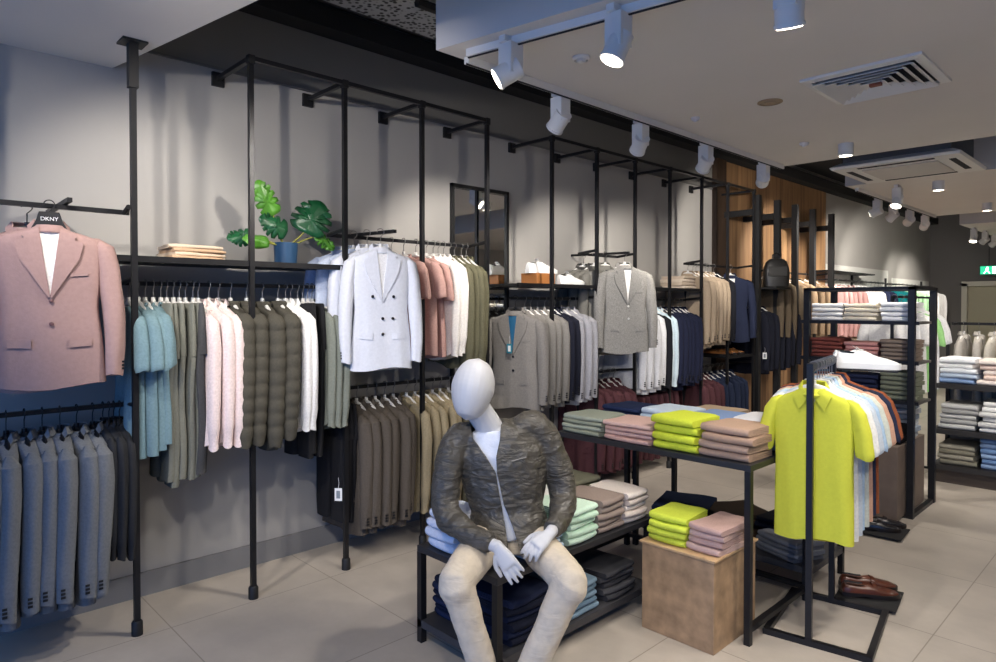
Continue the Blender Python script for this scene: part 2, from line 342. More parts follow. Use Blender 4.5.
hrail('hanging_rail', R2, 6.33, 7.526, 2.04); hrail('hanging_rail', R2, 6.33, 7.526, .92)
hrail('hanging_rail', R2, 5.13, 6.33, .80)
shelf(R2, 6.9, 7.526, 1.03); 
# tall flat posts against the timber cladding
R3 = thing('post_clothes_rack', 'row of five thick black posts with rails before the timber cladding', 'clothes rack', (0, 0, 0))
for i, y in enumerate((7.62, 8.17, 8.70, 9.28, 9.95)):
    p = ob('post', MB().span((PX-.035, y-.032, 0), (PX+.035, y+.032, 2.89)), BLACKM, R3, False)
    ob('wall_arm', MB().span((WX+.03, y-.035, 2.66), (PX-.04, y+.035, 2.73)), BLACKM, p, False)
hrail('hanging_rail', R3, 8.17, 9.95, 2.03); hrail('hanging_rail', R3, 7.66, 8.9, 1.66, RXX, False)
ob('shelf', MB().span((WX+.06, 7.70, 1.79), (PX-.04, 9.3, 1.81)).span((PX-.04, 7.70, 1.79), (PX+.19, 8.13, 1.81)), BLACKM, R3, False)
R4 = thing('wall_clothes_rack', 'far black hanging rails on the wall beyond the timber cladding', 'clothes rack', (0, 0, 0), 0, 'black pole wall racks')
for y in (10.4, 12.1, 13.9, 16.3): ob('upright', MB().span((WX+.02, y-.02, .2), (WX+.05, y+.02, 2.1)), BLACKM, R4, False)
for z in (1.98, 1.22):
    hrail('hanging_rail', R4, 10.3, 13.0, z, RXX, False); hrail('hanging_rail', R4, 13.2, 16.4, z, RXX, False)
    for y in (10.4, 12.1, 13.9, 16.3): ob('rail_arm', MB()._bar((WX+.04, y, z), (RXX, y, z), .02), BLACK, R4, False)
ob('shelf', MB().span((WX+.02, 10.3, 2.10), (WX+.3, 12.4, 2.12)), BLACKM, R4, False)
# mirror
t = thing('wall_mirror', 'tall black-framed mirror on the wall behind the mannequin', 'mirror', (WX, 3.62, .8))
ob('frame', MB().span((.0, -.31, -.01), (.03, -.285, 1.745)).span((.0, .285, -.01), (.03, .31, 1.745)).span((.0, -.31, 1.72), (.03, .31, 1.745)).span((.0, -.31, -.01), (.03, .31, .015)), BLACKM, t, False)
ob('glass', MB().span((.002, -.29, .01), (.014, .29, 1.725)), mat('mirror_glass', '#d8dada', .03, 1), t, False)

# ------------------------------------------------------------------ tables and free-standing racks
def table(name, label, x0, x1, y0, y1, top, shelfz=None, w=.032, cat='table', braces=False, legs='abcd'):
    t = thing(name, label, cat, (x0, y0, 0)); X, Y = x1-x0, y1-y0
    ob('tabletop', MB().span((0, 0, top-.03), (X, Y, top)), mat('table_black', '#26262a', .45, 0, .1, 12), t, False, .002)
    for n, (a, b) in zip('abcd', ((0, 0), (1, 0), (0, 1), (1, 1))):
        if n in legs: ob('leg', MB().span((a*(X-w), b*(Y-w), 0), (a*(X-w)+w, b*(Y-w)+w, top-.03)), BLACK, t, False)
    if shelfz: ob('lower_shelf', MB().span((0, 0, shelfz-.035), (X, Y, shelfz)), mat('shelf_slate', '#3a3a3e', .5, 0, .1, 10), t, False)
    if braces:
        for a in (0, 1): ob('floor_rail', MB().span((a*(X-w), w, .06), (a*(X-w)+w, Y-w, .085)), BLACK, t, False)
        ob('floor_rail', MB().span((w, Y-w, .06), (X-w, Y-w+.03, .085)), BLACK, t, False)
    return t
table('display_bench', 'low black two-tier display bench the mannequin sits on', -2.53, -1.98, 1.90, 3.05, .46, .11)
table('display_table', 'high black display table carrying the lime and pink folded stacks', -2.60, -1.405, 2.985, 3.70, .85, None, .03, braces=True)
table('display_table', 'black display table behind the high one, with a low shelf of jeans', -2.56, -1.405, 3.71, 4.22, .84, .165, .03)
t = thing('plinth_cube', 'brown mottled wooden cube plinth holding lime and pink folded shirts', 'plinth', (-1.868, 2.79, 0), radians(0))
PLY = mat('brushed_bronze_board', '#a88a6a', .55, 0, .28, 14, .05, 40)
ob('body', MB().span((0, 0, 0), (.385, .42, .425)), PLY, t, False, .003)
ob('lid', MB().span((-.006, -.012, .425), (.395, .43, .437)), mat('plinth_top', '#c4a27a', .45, 0, .2, 16), t, False, .002)
# polo rack
HR = thing('polo_rack', 'small black free-standing rack holding the lime polo shirt', 'clothes rack', (-1.42, 3.155, 0), radians(9.5))
w = .028
ob('base_frame', MB().span((0, 0, 0), (.47, w, w)).span((0, .56, 0), (.47, .56+w, w)).span((0, w, 0), (w, .56, w)).span((.47-w, w, 0), (.47, .56, w)), BLACK, HR, False)
ob('post', MB().span((.19, 0, w), (.19+w, w, 1.325)), BLACK, HR, False)
ob('post', MB().span((.19, .56, w), (.19+w, .56+w, 1.325)), BLACK, HR, False)
ob('hanging_rail', MB().span((.19, w, 1.297), (.19+w, .56, 1.325)), BLACK, HR, False)
ob('shoe_plate', MB().span((.19, .565+w, 1.252), (.50, .74, 1.26)).span((.19, .56+w, 1.235), (.22, .74, 1.252)), BLACKM, HR, False)
# tall shelving rack
T2 = thing('shelving_rack', 'tall black shelving rack of folded knitwear behind the polo rack', 'shelf unit', (-2.21, 5.64, 0))
w = .045
for x, y in ((0, 0), (.76, 0), (.76, .60), (0, .60)): ob('post', MB().span((x, y, 0), (x+w, y+w, 1.74)), BLACK, T2, False)
ob('top_frame', MB().span((0, 0, 1.715), (.805, w, 1.74)).span((0, .60, 1.715), (.805, .60+w, 1.74)).span((.76, w, 1.715), (.805, .6, 1.74)).span((0, w, 1.715), (w, .6, 1.74)), BLACK, T2, False)
ob('base_frame', MB().span((.765, w, .0), (.80, .6, .03)).span((w, 0, 0), (.76, .03, .03)), BLACK, T2, False)
for z in (1.485, 1.185, .885): 
    s = ob('shelf', MB().span((-.03, .03, z-.03), (.83, .36, z-.012)), mat('shelf_grey', '#57534f', .6), T2, False)
    ob('shelf_lip', MB().span((-.03, .015, z-.035), (.83, .03, z-.008)), BLACK, s, False)
SL = mat('slate_box', '#6d5f55', .6, 0, .12, 10)
t = thing('plinth_box', 'grey-brown wooden box standing in the foot of the tall shelving rack', 'plinth', (-1.68, 5.45, 0)); 
ob('body', MB().span((0, 0, .02), (.22, .72, .56)), SL, t, False, .003); ob('recess', MB().span((.02, .02, 0), (.20, .70, .02)), BLACKM, t, False)
tag(ob('plinth_box', MB().span((-2.02, 5.46, 0), (-1.70, 5.85, .42)), mat('russet_box', '#7c4a38', .6, 0, .1, 8), None, False, .003), 'low russet box beside the grey-brown wooden box', 'plinth')
# far gondola
G = thing('shirt_gondola', 'long dark shelving gondola stacked with folded shirts deep in the shop', 'shelf unit', (-1.60, 6.98, 0), radians(0))
for z in (.9, .49, .17): ob('shelf', MB().span((0, 0, z-.045), (2.2, .55, z)), mat('gondola_shelf', '#2c2a2a', .5), G, False)
ob('kick_plate', MB().span((0, .06, 0), (2.2, .5, .12)), mat('kick', '#4a4038', .6), G, False)
ob('back_panel', MB().span((0, .53, .1), (2.2, .56, .92)), mat('gondola_back', '#8d867c', .7), G, False)
for x in (0, 1.08, 2.17): ob('upright', MB().span((x, .50, 0), (x+.03, .53, 1.43)), BLACK, G, False)
ob('hanging_rail', MB()._bar((0, .72, 1.42), (2.2, .72, 1.42), .026), BLACK, G, False)
for x in (.05, 1.09, 2.1): ob('rail_arm', MB()._bar((x, .52, 1.42), (x, .72, 1.42), .02), BLACK, G, False)
# rail behind the shelving rack
T3 = thing('clothes_rail', 'thin black clothes rail just behind the tall shelving rack', 'clothes rack', (-1.74, 6.32, 0))
ob('hanging_rail', MB()._bar((0, 0, 1.67), (0, 1.2, 1.67), .02), BLACK, T3, False)
for y in (0, 1.2): ob('post', MB()._bar((0, y, 0), (0, y, 1.68), .024), BLACK, T3, False)
ob('foot_bar', MB().span((-.2, -.015, 0), (.2, .015, .02)), BLACK, T3, False); ob('foot_bar', MB().span((-.2, 1.185, 0), (.2, 1.215, .02)), BLACK, T3, False)
# exit sign
def exit_mat(): return mat('exit_green', '#10805a', .4, emit='#20c890', estr=1.2)
t = thing('exit_sign', 'lit green and white exit sign hanging above the far doorway', 'exit sign', (-2.62, 16.6, 2.3))
ob('housing', MB().span((-.36, -.03, -.09), (.36, .03, .11)), mat('exit_case', '#1d5a46', .5), t, False)
ob('face', MB().span((-.34, -.036, -.07), (.34, -.03, .09)), exit_mat(), t, False)
WG = mat('exit_white', '#ffffff', .4, emit='#e8fff6', estr=2.5)
ob('running_figure', MB().box((-.22, -.04, .06), (.03, .006, .03)).add([(-.25, -.04, .045), (-.2, -.04, .045), (-.215, -.04, -.01), (-.25, -.04, -.01)], [(0, 1, 2, 3)]).prism([(-.25, .0), (-.23, .0), (-.27, -.06), (-.29, -.06)], -.042, -.037).prism([(-.23, .0), (-.21, .0), (-.17, -.055), (-.19, -.06)], -.042, -.037), WG, t, False)
ob('door_symbol', MB().span((-.14, -.042, -.06), (-.08, -.037, .08)), WG, t, False)
ob('arrow', MB().prism([(.0, .02), (.14, .02), (.14, .06), (.24, .01), (.14, -.04), (.14, 0), (0, 0)], -.042, -.037), WG, t, False)
ob('hanger_rod', MB()._bar((-.2, 0, .11), (-.2, 0, 1.3), .012)._bar((.2, 0, .11), (.2, 0, 1.3), .012), BLACKM, t, False)
# ------------------------------------------------------------------ garments
def interp(tab, z):
    if z >= tab[0][0]: return tab[0][1:]
    for a, b in zip(tab, tab[1:]):
        if z >= b[0]:
            t = (a[0]-z)/(a[0]-b[0]); t = t*t*(3-2*t)*.4+t*.6
            return [p+(q-p)*t for p, q in zip(a[1:], b[1:])]
    return tab[-1][1:]
KIND = {  # body table (z, half width, half thickness); sleeve table (z, x, rx, ry)
 'blazer': dict(b=[(-.105, .045, .03), (-.125, .075, .04), (-.145, .14, .04), (-.168, .195, .042), (-.21, .205, .043), (-.32, .20, .044), (-.50, .185, .04), (-.70, .205, .042), (-.885, .215, .044)],
   s=[(-.155, .178, .012, .012), (-.168, .19, .034, .032), (-.20, .205, .048, .042), (-.32, .222, .05, .044), (-.52, .232, .046, .042), (-.70, .236, .041, .038), (-.84, .232, .036, .034)]),
 'shirt': dict(b=[(-.10, .045, .03), (-.12, .065, .036), (-.145, .13, .034), (-.17, .19, .034), (-.22, .20, .034), (-.40, .195, .032), (-.60, .195, .036), (-.88, .20, .038)],
   s=[(-.158, .175, .01, .01), (-.17, .19, .026, .024), (-.21, .205, .036, .03), (-.35, .222, .037, .032), (-.55, .226, .035, .032), (-.74, .222, .034, .03), (-.80, .216, .024, .022), (-.85, .214, .026, .024)]),
 'tee': dict(b=[(-.115, .07, .034), (-.13, .10, .036), (-.15, .15, .034), (-.175, .19, .034), (-.24, .20, .032), (-.45, .195, .032), (-.84, .20, .038)],
   s=[(-.155, .17, .012, .012), (-.17, .188, .03, .026), (-.22, .212, .042, .032), (-.32, .236, .044, .034), (-.42, .25, .045, .036), (-.425, .25, .040, .03)]),
 'puffer': dict(b=[(-.105, .045, .035), (-.125, .075, .04), (-.145, .14, .042), (-.17, .19, .042), (-.22, .20, .044), (-.5, .195, .042), (-.86, .20, .044), (-.90, .185, .038)],
   s=[(-.155, .178, .016, .016), (-.17, .19, .04, .04), (-.21, .205, .054, .05), (-.40, .225, .054, .05), (-.65, .232, .05, .048), (-.84, .226, .044, .042), (-.88, .226, .032, .03)]),
 'trousers': dict(b=[(-.10, .17, .012), (-.11, .175, .02), (-.16, .18, .026), (-.28, .19, .03), (-.36, .19, .03)], s=None),
}
KIND['polo'] = KIND['tee']
GC = {}
def garment_mesh(kind, var, hi=False):
    """dictionary of part name -> mesh for one kind of hanging garment"""
    key = (kind, var, hi)
    if key in GC: return GC[key]
    R = random.Random(hash(kind) % 1 + var*17+len(kind)); K = KIND[kind]; ph, p2 = R.uniform(0, 6), R.uniform(0, 6)
    amp = {'blazer': .006, 'puffer': .004, 'polo': .008}.get(kind, .011)*(1.0 if hi else 1.2); kf = R.uniform(5, 7.5); sway = R.uniform(-.015, .015); T = 1.5 if hi else 1.0
    zb = K['b'][-1][0]; E = .62
    def wt(z):
        w, t = interp(K['b'], z); t *= T
        if kind == 'puffer':
            q = abs(sin(pi*(z+.1)/.074)); t *= .76+.3*q**.55; w += .010*q**.5-.007
        return w, t
    def fold(u, z):
        d = min(1, max(0, (-z-.16)/.5)); return amp*d*(sin(u*kf+ph)+.6*sin(u*kf*1.9+p2+z*4))+sway*d*d
    def ring(z, n=32, cx=0, ws=1):
        w, t = wt(z); out = []
        for i in range(n):
            a = 2*pi*i/n; c, s = cos(a), sin(a); u = math.copysign(abs(c)**E, c); x = w*u*ws
            hem = .012*sin(u*3+ph)*(1 if z <= zb+.02 else 0)
            if kind == 'shirt' and z <= zb+.02: hem += .05*abs(u)**2
            out.append((cx+x, t*math.copysign(abs(s)**E, s)+fold(u, z), z+hem))
        return out
    def yf(x, z):
        w, t = wt(z); u = max(-1, min(1, x/w)); cc = abs(u)**(1/E); sgn = sqrt(max(0, 1-cc*cc))**E
        return -t*sgn+fold(u, z)
    def zlist():
        zs = [r[0] for r in K['b']]; out = []
        step = .012 if kind == 'puffer' else .05
        for a, b in zip(zs, zs[1:]):
            k = max(1, int((a-b)/step)); out += [a+(b-a)*i/k for i in range(k)]
        return out+[zs[-1]]
    parts = {}
    if kind == 'trousers':
        m = MB().loft([ring(z) for z in zlist()])
        parts['waist'] = m
        for sx in (-1, 1):
            rings = []
            for i in range(16):
                f = i/15; z = -.33-f*.68; hw = .094-.028*f; cx = sx*(.094-.012*f)
                rings.append([(cx+hw*math.copysign(abs(cos(a))**E, cos(a)), (.024+.008*f)*math.copysign(abs(sin(a))**E, sin(a))+.008*sin(z*9+ph+sx)+.007*f*sin(cx*60+a*2+p2), z) for a in [2*pi*k/16 for k in range(16)]])
            parts['trouser_leg', sx] = MB().loft(rings)
    else:
        parts['garment_body'] = MB().loft([ring(z) for z in zlist()])
        for sx in (-1, 1):
            rings = []; S = K['s']; N = 64 if kind == 'puffer' else 18
            for i in range(N):
                z = S[0][0]+(S[-1][0]-S[0][0])*i/(N-1); x, rx, ry = interp(S, z); ry *= (1.25 if hi else 1)
                if kind == 'puffer': q = abs(sin(pi*(z+.1)/.074))**.5; rx += .009*q-.006; ry += .007*q-.005
                wr = .0012*sin(z*17+ph*sx)
                yy = -.012*min(1, max(0, (-z-.3)/.4))+sway*min(1, -z)+(-.02 if hi else 0)*min(1, max(0, (-z-.4)/.4)); xx = x+(.012*min(1, max(0, (-z-.16)/.3)) if hi and kind == 'blazer' else 0)
                q_ = lambda a: 1+(0 if kind == 'puffer' else (.05*sin(3*a+ph+z*5)+.045*sin(5*a+p2-z*7))*min(1, (-z-.15)*6))
                rings.append([(sx*(xx+wr)+rx*q_(a)*cos(a), yy+ry*q_(a)*sin(a), z+.006*sin(a*2+ph)*(i == N-1)) for a in [2*pi*k/22 for k in range(22)]])
            parts['sleeve', sx] = MB().loft(rings)
    def strip(A, B, n=10, m=4, off=.004, th=.004, topz=None):
        """a cloth strip between polylines A and B (x,z) laid on the front of the body"""
        def along(P, t):
            L = [0]
            for p, q in zip(P, P[1:]): L.append(L[-1]+math.hypot(q[0]-p[0], q[1]-p[1]))
            d = t*L[-1]
            for i in range(len(P)-1):
                if d <= L[i+1]+1e-9:
                    f = (d-L[i])/max(1e-9, L[i+1]-L[i]); return (P[i][0]+(P[i+1][0]-P[i][0])*f, P[i][1]+(P[i+1][1]-P[i][1])*f)
            return P[-1]
        fr, bk = [], []
        for i in range(n):
            a, b = along(A, i/(n-1)), along(B, i/(n-1)); rf, rb = [], []
            for j in range(m):
                f = j/(m-1); x = a[0]+(b[0]-a[0])*f; z = a[1]+(b[1]-a[1])*f; y = yf(x, z)-off
                rf.append((x, y-th, z)); rb.append((x, y+.002, z))
            fr.append(rf+rb[::-1])
        return MB().loft(fr)
    if kind == 'blazer':
        vz = -.44 if var != 9 else -.40
        parts['shirt_front' if hi else 'lining'] = strip([(-.045, -.112), (-.006, vz)], [(.045, -.112), (.006, vz)], 10, 5, .002, .002)
        for sx in (-1, 1):
            parts['lapel', sx] = strip([(sx*.04, -.108), (sx*.034, -.16), (sx*.0, vz-.01)], [(sx*.072, -.115), (sx*.105, -.158), (sx*.088, -.174), (sx*.128, -.188), (sx*.110, -.27), (sx*.006, vz-.015)] if hi else [(sx*.072, -.115), (sx*.10, -.22), (sx*.006, vz-.015)], 30 if hi else 12, 4, .006, .006)
            parts['pocket_flap', sx] = strip([(sx*.07, -.655), (sx*.07, -.695)], [(sx*.155, -.65), (sx*.155, -.69)], 3, 4, .003, .004)
        parts['collar'] = MB().loft([[(r*1.0*cos(a), .62*r*T*sin(a)+(.004 if sin(a) > 0 else 0), z+(.022 if sin(a) > 0 else -.008)) for a in [2*pi*k/20 for k in range(20)]] for r, z in ((.052, -.10), (.058, -.095), (.082, -.128), (.080, -.135))], False)
        if hi:
            for k, z in enumerate((vz-.03, vz-.14)): parts['button', k] = MB().lathe([(.0095, -.003), (.0095, .002), (.006, .003)], n=12); parts['button', k].v = [(v[0]+.004, yf(0, z)-.008-v[2], z+v[1]) for v in parts['button', k].v]
            parts['chest_pocket'] = strip([(.075, -.335), (.075, -.352)], [(.145, -.328), (.145, -.345)], 2, 4, .003, .003)
        for sx in (-1, 1):
            cb = MB(); x, rx, ry = interp(K['s'], -.79)
            for k in range(3):
                zz = -.775-.017*k; cb.box((sx*(x+rx*.82+(.012 if hi else 0)), -.028 if not hi else -.055, zz), (.016, .018, .010))
            parts['cuff_buttons', sx] = cb
    if kind == 'puffer':
        parts['neck_band'] = MB().loft([[(r*cos(a), .7*r*sin(a), z) for a in [2*pi*k/20 for k in range(20)]] for r, z in ((.05, -.10), (.06, -.088), (.07, -.10), (.066, -.13))], False)
        parts['zip'] = strip([(-.004, -.12), (-.004, -.88)], [(.004, -.12), (.004, -.88)], 24, 2, .003, .003)
    if kind in ('shirt', 'polo'):
        for sx in (-1, 1):
            parts['collar_wing', sx] = strip([(sx*.010, -.145), (sx*.045, -.104)], [(sx*.062, -.21 if kind == 'polo' else -.195), (sx*.10, -.135)], 6, 5, .006, .005)
        parts['collar_band'] = MB().loft([[(r*cos(a), .66*r*T*sin(a), z+(.02 if sin(a) > 0 else -.012)) for a in [2*pi*k/20 for k in range(20)]] for r, z in ((.055, -.10), (.06, -.095), (.078, -.125), (.074, -.135))], False)
        parts['shirt_front'] = strip([(-.04, -.112), (-.006, -.19)], [(.04, -.112), (.006, -.19)], 5, 5, .001, .002)
        zl = zb+.04 if kind == 'shirt' else -.30
        parts['placket'] = strip([(-.012, -.135), (-.012, zl)], [(.012, -.135), (.012, zl)], 16, 3, .002, .003)
    if kind == 'tee':
        parts['neck_band'] = MB().loft([[(r*cos(a), .5*r*sin(a), z+(.012 if sin(a) > 0 else -.01)) for a in [2*pi*k/20 for k in range(20)]] for r, z in ((.066, -.112), (.074, -.108), (.084, -.122))], False)
    out = {}
    for k, m in parts.items(): out[k] = m.mesh(k if isinstance(k, str) else k[0])
    GC[key] = out; return out
LO = {}
def merged(kind, var):
    if (kind, var) in LO: return LO[kind, var]
    src = garment_mesh(kind, var); bm = bmesh.new()
    for k, me in src.items():
        nm = k if isinstance(k, str) else k[0]
        if nm in ('lining', 'cuff_buttons', 'pocket_flap', 'zip'): continue
        bm.from_mesh(me)
    me = bpy.data.meshes.new(kind+'_whole'); bm.to_mesh(me); bm.free(); LO[kind, var] = me; return me
ROLE = {'lining': DARKIN, 'shirt_front': DARKIN, 'button': BPLAST, 'cuff_buttons': BPLAST, 'zip': BLACKM}
def garment(kind, name, label, cat, loc, rz, m, var=0, hi=False, lo=False, group=None, over={}, sc=(1, 1, 1), skip=()):
    if lo:
        o = link(name, merged(kind, var % 3), m); o.location = loc; o.rotation_euler.z = rz; o.scale = sc; return tag(o, label, cat, group)
    t = thing(name, label, cat, loc, rz, group); t.scale = sc
    for k, me in garment_mesh(kind, var, hi).items():
        nm = k if isinstance(k, str) else k[0]
        if nm in skip: continue
        link(nm, me, over.get(nm, ROLE.get(nm, m)), t)
    return t
# hangers
def _hanger():
    a = MB()
    for s in (-1, 1):
        a.tube([(0, 0, -.097), (s*.04, 0, -.110), (s*.10, 0, -.146), (s*.15, .0, -.174), (s*.17, 0, -.186)], [.011, .013, .012, .011, .008], 8, sy=1.3)
    a.tube([(0, 0, -.10), (0, 0, -.07)], .011, 10)
    h = MB(); pts = [(0, 0, -.07), (0, 0, -.035)]+[(.020*sin(t)-.0, 0, -.0+.018*-cos(t)) for t in [x*.3 for x in range(1, 14)]]
    pts = [(0, 0, -.072), (0, 0, -.03), (.012, 0, -.018)]+[(.021*cos(t), 0, .021*sin(t)) for t in [-.6+.35*k for k in range(12)]]
    h.tube(pts, .0026, 6)
    return a.mesh('hanger_arms'), h.mesh('hook')
HA, HH = _hanger()
def hanger(label, loc, rz, m, group=None, lo=False, sc=1):
    t = link('clothes_hanger', HA, m, None, loc, rz); t.scale = (sc, sc, sc); tag(t, label, 'hanger', group)
    link('hook', HH, CHROME if m is WPLAST else BLACKM, t)
    return t
NAME = {'blazer': 'blazer', 'shirt': 'shirt', 'tee': 't_shirt', 'puffer': 'puffer_jacket', 'trousers': 'trousers', 'polo': 'polo_shirt'}
CAT = {'blazer': 'jacket', 'shirt': 'shirt', 'tee': 't-shirt', 'puffer': 'jacket', 'trousers': 'trousers', 'polo': 'polo shirt'}
def row(rail, z, entries, x=RXX, lo=False, hc=WPLAST, axis='y', fixed=0, base_rz=0, hname=None):
    for e in entries:
        n, a, b, kind, col, desc = e[:6]; opt = e[6] if len(e) > 6 else {}
        m = cloth(col); h = opt.get('hc', hc); nm = 'white' if h is WPLAST else 'black'
        for i in range(n):
            p = a if n == 1 else a+(b-a)*i/(n-1)
            if n > 1: lab = f'{ORD[i]} {desc} from the window end, {rail}'; grp = f'{desc}s, {rail}'
            else: lab = f'{desc}, {rail}'; grp = None
            hl = f'{nm} hanger of the {ORD[i]+" " if n > 1 else ""}{desc}, {rail}'
            rz = base_rz+radians(rnd.uniform(-5, 5))+opt.get('rz', 0); jz = opt.get('dz', 0); px = x+rnd.uniform(-.008, .012)+opt.get('dx', 0)
            loc = (px, p, z+jz) if axis == 'y' else (p, px, z+jz)
            sx = opt.get('sc', (1, 1, 1)); sx = (sx[0]*rnd.uniform(.97, 1.03), sx[1], sx[2]*rnd.uniform(.97, 1.02))
            garment(kind, NAME[kind], lab, CAT[kind], loc, rz, m, var=opt.get('var', rnd.randrange(3)), hi=opt.get('hi', False), lo=lo, group=grp, over=opt.get('over', {}), sc=sx)
            hanger(hl, loc, rz, h, 'hangers, '+rail)
rail = 'low rail by the shop window'
row(rail, 1.10, [(9, .27, .82, 'blazer', '#74777b', 'grey suit jacket'), (4, .865, .935, 'shirt', '#2f3033', 'charcoal shirt', dict(sc=(.93, .7, .85)))], hc=BPLAST)
rail = 'rail under the plant shelf'
row(rail, 1.71, [
 (4, .985, 1.10, 'tee', '#708a92', 'teal t-shirt'),
 (5, 1.135, 1.26, 'trousers', '#77786f', 'grey linen trousers', dict(sc=(1, .8, 1.02))), (1, 1.295, 0, 'trousers', '#4d4d4e', 'charcoal trousers'),
 (3, 1.325, 1.43, 'shirt', '#e2d0cd', 'pale pink shirt', dict(var=1)),
 (4, 1.50, 1.775, 'puffer', '#4d4a42', 'dark olive quilted jacket'),
 (2, 1.825, 1.86, 'shirt', '#f0efee', 'white shirt'),
 (3, 1.90, 1.965, 'trousers', '#262628', 'black trousers', dict(sc=(1, .7, 1.0))),
 (3, 2.0, 2.085, 'shirt', '#83877c', 'sage grey shirt', dict(sc=(1, .8, 1)))])
rail = 'rail by the double-breasted blazer'
row(rail, 2.035, [(4, 2.58, 2.88, 'tee', '#b9948c', 'dusty pink t-shirt', dict(sc=(1, 1, .93))), (3, 2.94, 3.04, 'shirt', '#ebe6e1', 'white linen shirt', dict(sc=(1, .9, .92))), (4, 3.09, 3.25, 'shirt', '#66634f', 'olive overshirt')])
rail = 'low rail behind the mannequin'
row(rail, 1.07, [(3, 2.125, 2.19, 'trousers', '#232326', 'black hemmed trousers', dict(sc=(1, .7, .8))), (6, 2.23, 2.60, 'blazer', '#554e47', 'dark taupe jacket'), (5, 2.70, 3.0, 'shirt', '#96896e', 'sand beige shirt'), (2, 3.08, 3.2, 'shirt', '#5f5a48', 'khaki shirt')])
rail = 'rail under the white sneakers'
row(rail, 1.655, [(4, 3.87, 4.12, 'blazer', '#83807c', 'mid grey blazer'), (2, 4.19, 4.25, 'blazer', '#20222e', 'navy blazer', dict(sc=(1, .8, .97))), (3, 4.33, 4.51, 'blazer', '#a3a3aa', 'pale grey blazer')], hc=WPLAST)
rail = 'low rail under the tweed blazer'
row(rail, .99, [(6, 4.62, 5.08, 'blazer', '#54353a', 'maroon jacket')])
rail = 'long rail past the tweed blazer'
row(rail, 1.655, [(4, 5.22, 5.56, 'blazer', '#d6d7db', 'off-white blazer'), (1, 5.64, 0, 'blazer', '#1c1d22', 'black blazer'), (2, 5.71, 5.78, 'shirt', '#c9dbe6', 'ice blue shirt'), (6, 5.86, 6.27, 'blazer', '#21253a', 'dark navy blazer')])
rail = 'rail below the off-white blazers'
row(rail, .80, [(8, 5.18, 5.9, 'trousers', '#4a2e33', 'burgundy trousers', dict(sc=(1.1, 1.2, .68)))])
rail = 'high rail before timber wall'
row(rail, 2.04, [(6, 6.40, 6.84, 'blazer', '#a4937f', 'beige blazer'), (1, 6.95, 0, 'blazer', '#1f2026', 'black blazer')])
rail = 'low rail before timber wall'
row(rail, .92, [(4, 6.38, 6.72, 'blazer', '#54353a', 'wine red jacket'), (5, 6.80, 7.30, 'blazer', '#283046', 'navy jacket')])
rail = 'upper timber wall rail'
row(rail, 2.03, [(4, 8.2, 8.8, 'blazer', '#665a4b', 'brown jacket'), (4, 8.95, 9.8, 'blazer', '#947e66', 'tan jacket')], lo=True)
rail = 'lower timber wall rail'
row(rail, 1.66, [(7, 7.78, 8.75, 'blazer', '#1f212c', 'midnight blazer')], lo=True)
rail = 'far wall, upper rail'
row(rail, 1.98, [(5, 10.5, 11.3, 'shirt', '#d3a4a0', 'rose shirt'), (5, 11.5, 12.3, 'shirt', '#eceae8', 'white shirt'), (3, 12.5, 12.9, 'shirt', '#2f3550', 'navy shirt'), (3, 13.4, 13.9, 'shirt', '#1f8d92', 'turquoise shirt'), (4, 14.1, 15.0, 'shirt', '#b7e3b4', 'mint shirt'), (3, 15.2, 16.2, 'shirt', '#eceae8', 'cream shirt')], lo=True)
rail = 'far wall, lower rail'
row(rail, 1.22, [(4, 10.5, 11.4, 'blazer', '#b7a58d', 'sand jacket'), (4, 11.6, 12.6, 'blazer', '#3a4a78', 'blue jacket'), (3, 13.4, 14.0, 'blazer', '#2aa0a0', 'teal jacket'), (4, 14.2, 15.4, 'shirt', '#a8dca0', 'pale green shirt')], lo=True)
rail = 'thin rail behind shelving rack'
row(rail, 1.67, [(2, 6.40, 6.55, 'tee', '#dedddb', 'off-white knitted top'), (1, 6.72, 6.9, 'tee', '#8fc07c', 'bright green top'), (2, 6.85, 7.0, 'tee', '#dcdcdc', 'pale grey top')], x=-1.74)
rail = 'rail over the shirt gondola'
row(rail, 1.42, [(2, -1.50, -1.38, 'shirt', '#b9b4ac', 'stone shirt'), (2, -1.26, -1.15, 'shirt', '#c9c4b8', 'ecru shirt'), (3, -1.04, -.88, 'shirt', '#2b3046', 'ink blue shirt'), (4, -.76, -.4, 'shirt', '#c9c5be', 'oatmeal shirt')], x=7.70, axis='x', base_rz=pi/2)

# ---- garments that face out
SKIN0 = cloth('#f1efec')
pk = garment('blazer', 'pink_blazer', 'dusty pink single-breasted blazer hanging face out at the shop window end', 'jacket', (-3.55, .62, 2.05), radians(80), cloth('#a58883', .05, 60, .08), var=4, hi=True, over={'shirt_front': SKIN0, 'button': mat('pink_button', '#6b4c4c', .4)}, sc=(1.0, 1.1, .92))
hb = hanger('broad black branded hanger holding the dusty pink blazer', (-3.55, .62, 2.05), radians(80), BPLAST)
ob('neck_block', MB().prism([(-.05, -.075), (-.038, -.035), (.038, -.035), (.05, -.075), (.07, -.115), (-.07, -.115)], -.035, .02), BPLAST, hb, False, .003)
def text(par, name, s, size, loc, rot, m, ext=.0006):
    c = bpy.data.curves.new(name, 'FONT'); c.body = s; c.size = size; c.extrude = ext; c.align_x = 'CENTER'; c.align_y = 'CENTER'
    o = bpy.data.objects.new(name, c); C.objects.link(o); o.parent = par; o.location = loc; o.rotation_euler = rot
    c.materials.append(m); dg = bpy.context.evaluated_depsgraph_get(); me = bpy.data.meshes.new_from_object(o.evaluated_get(dg)); mw = o.matrix_basis.copy(); bpy.data.objects.remove(o); me.name = name; o = link(name, me, None, par); o.matrix_basis = mw; return o
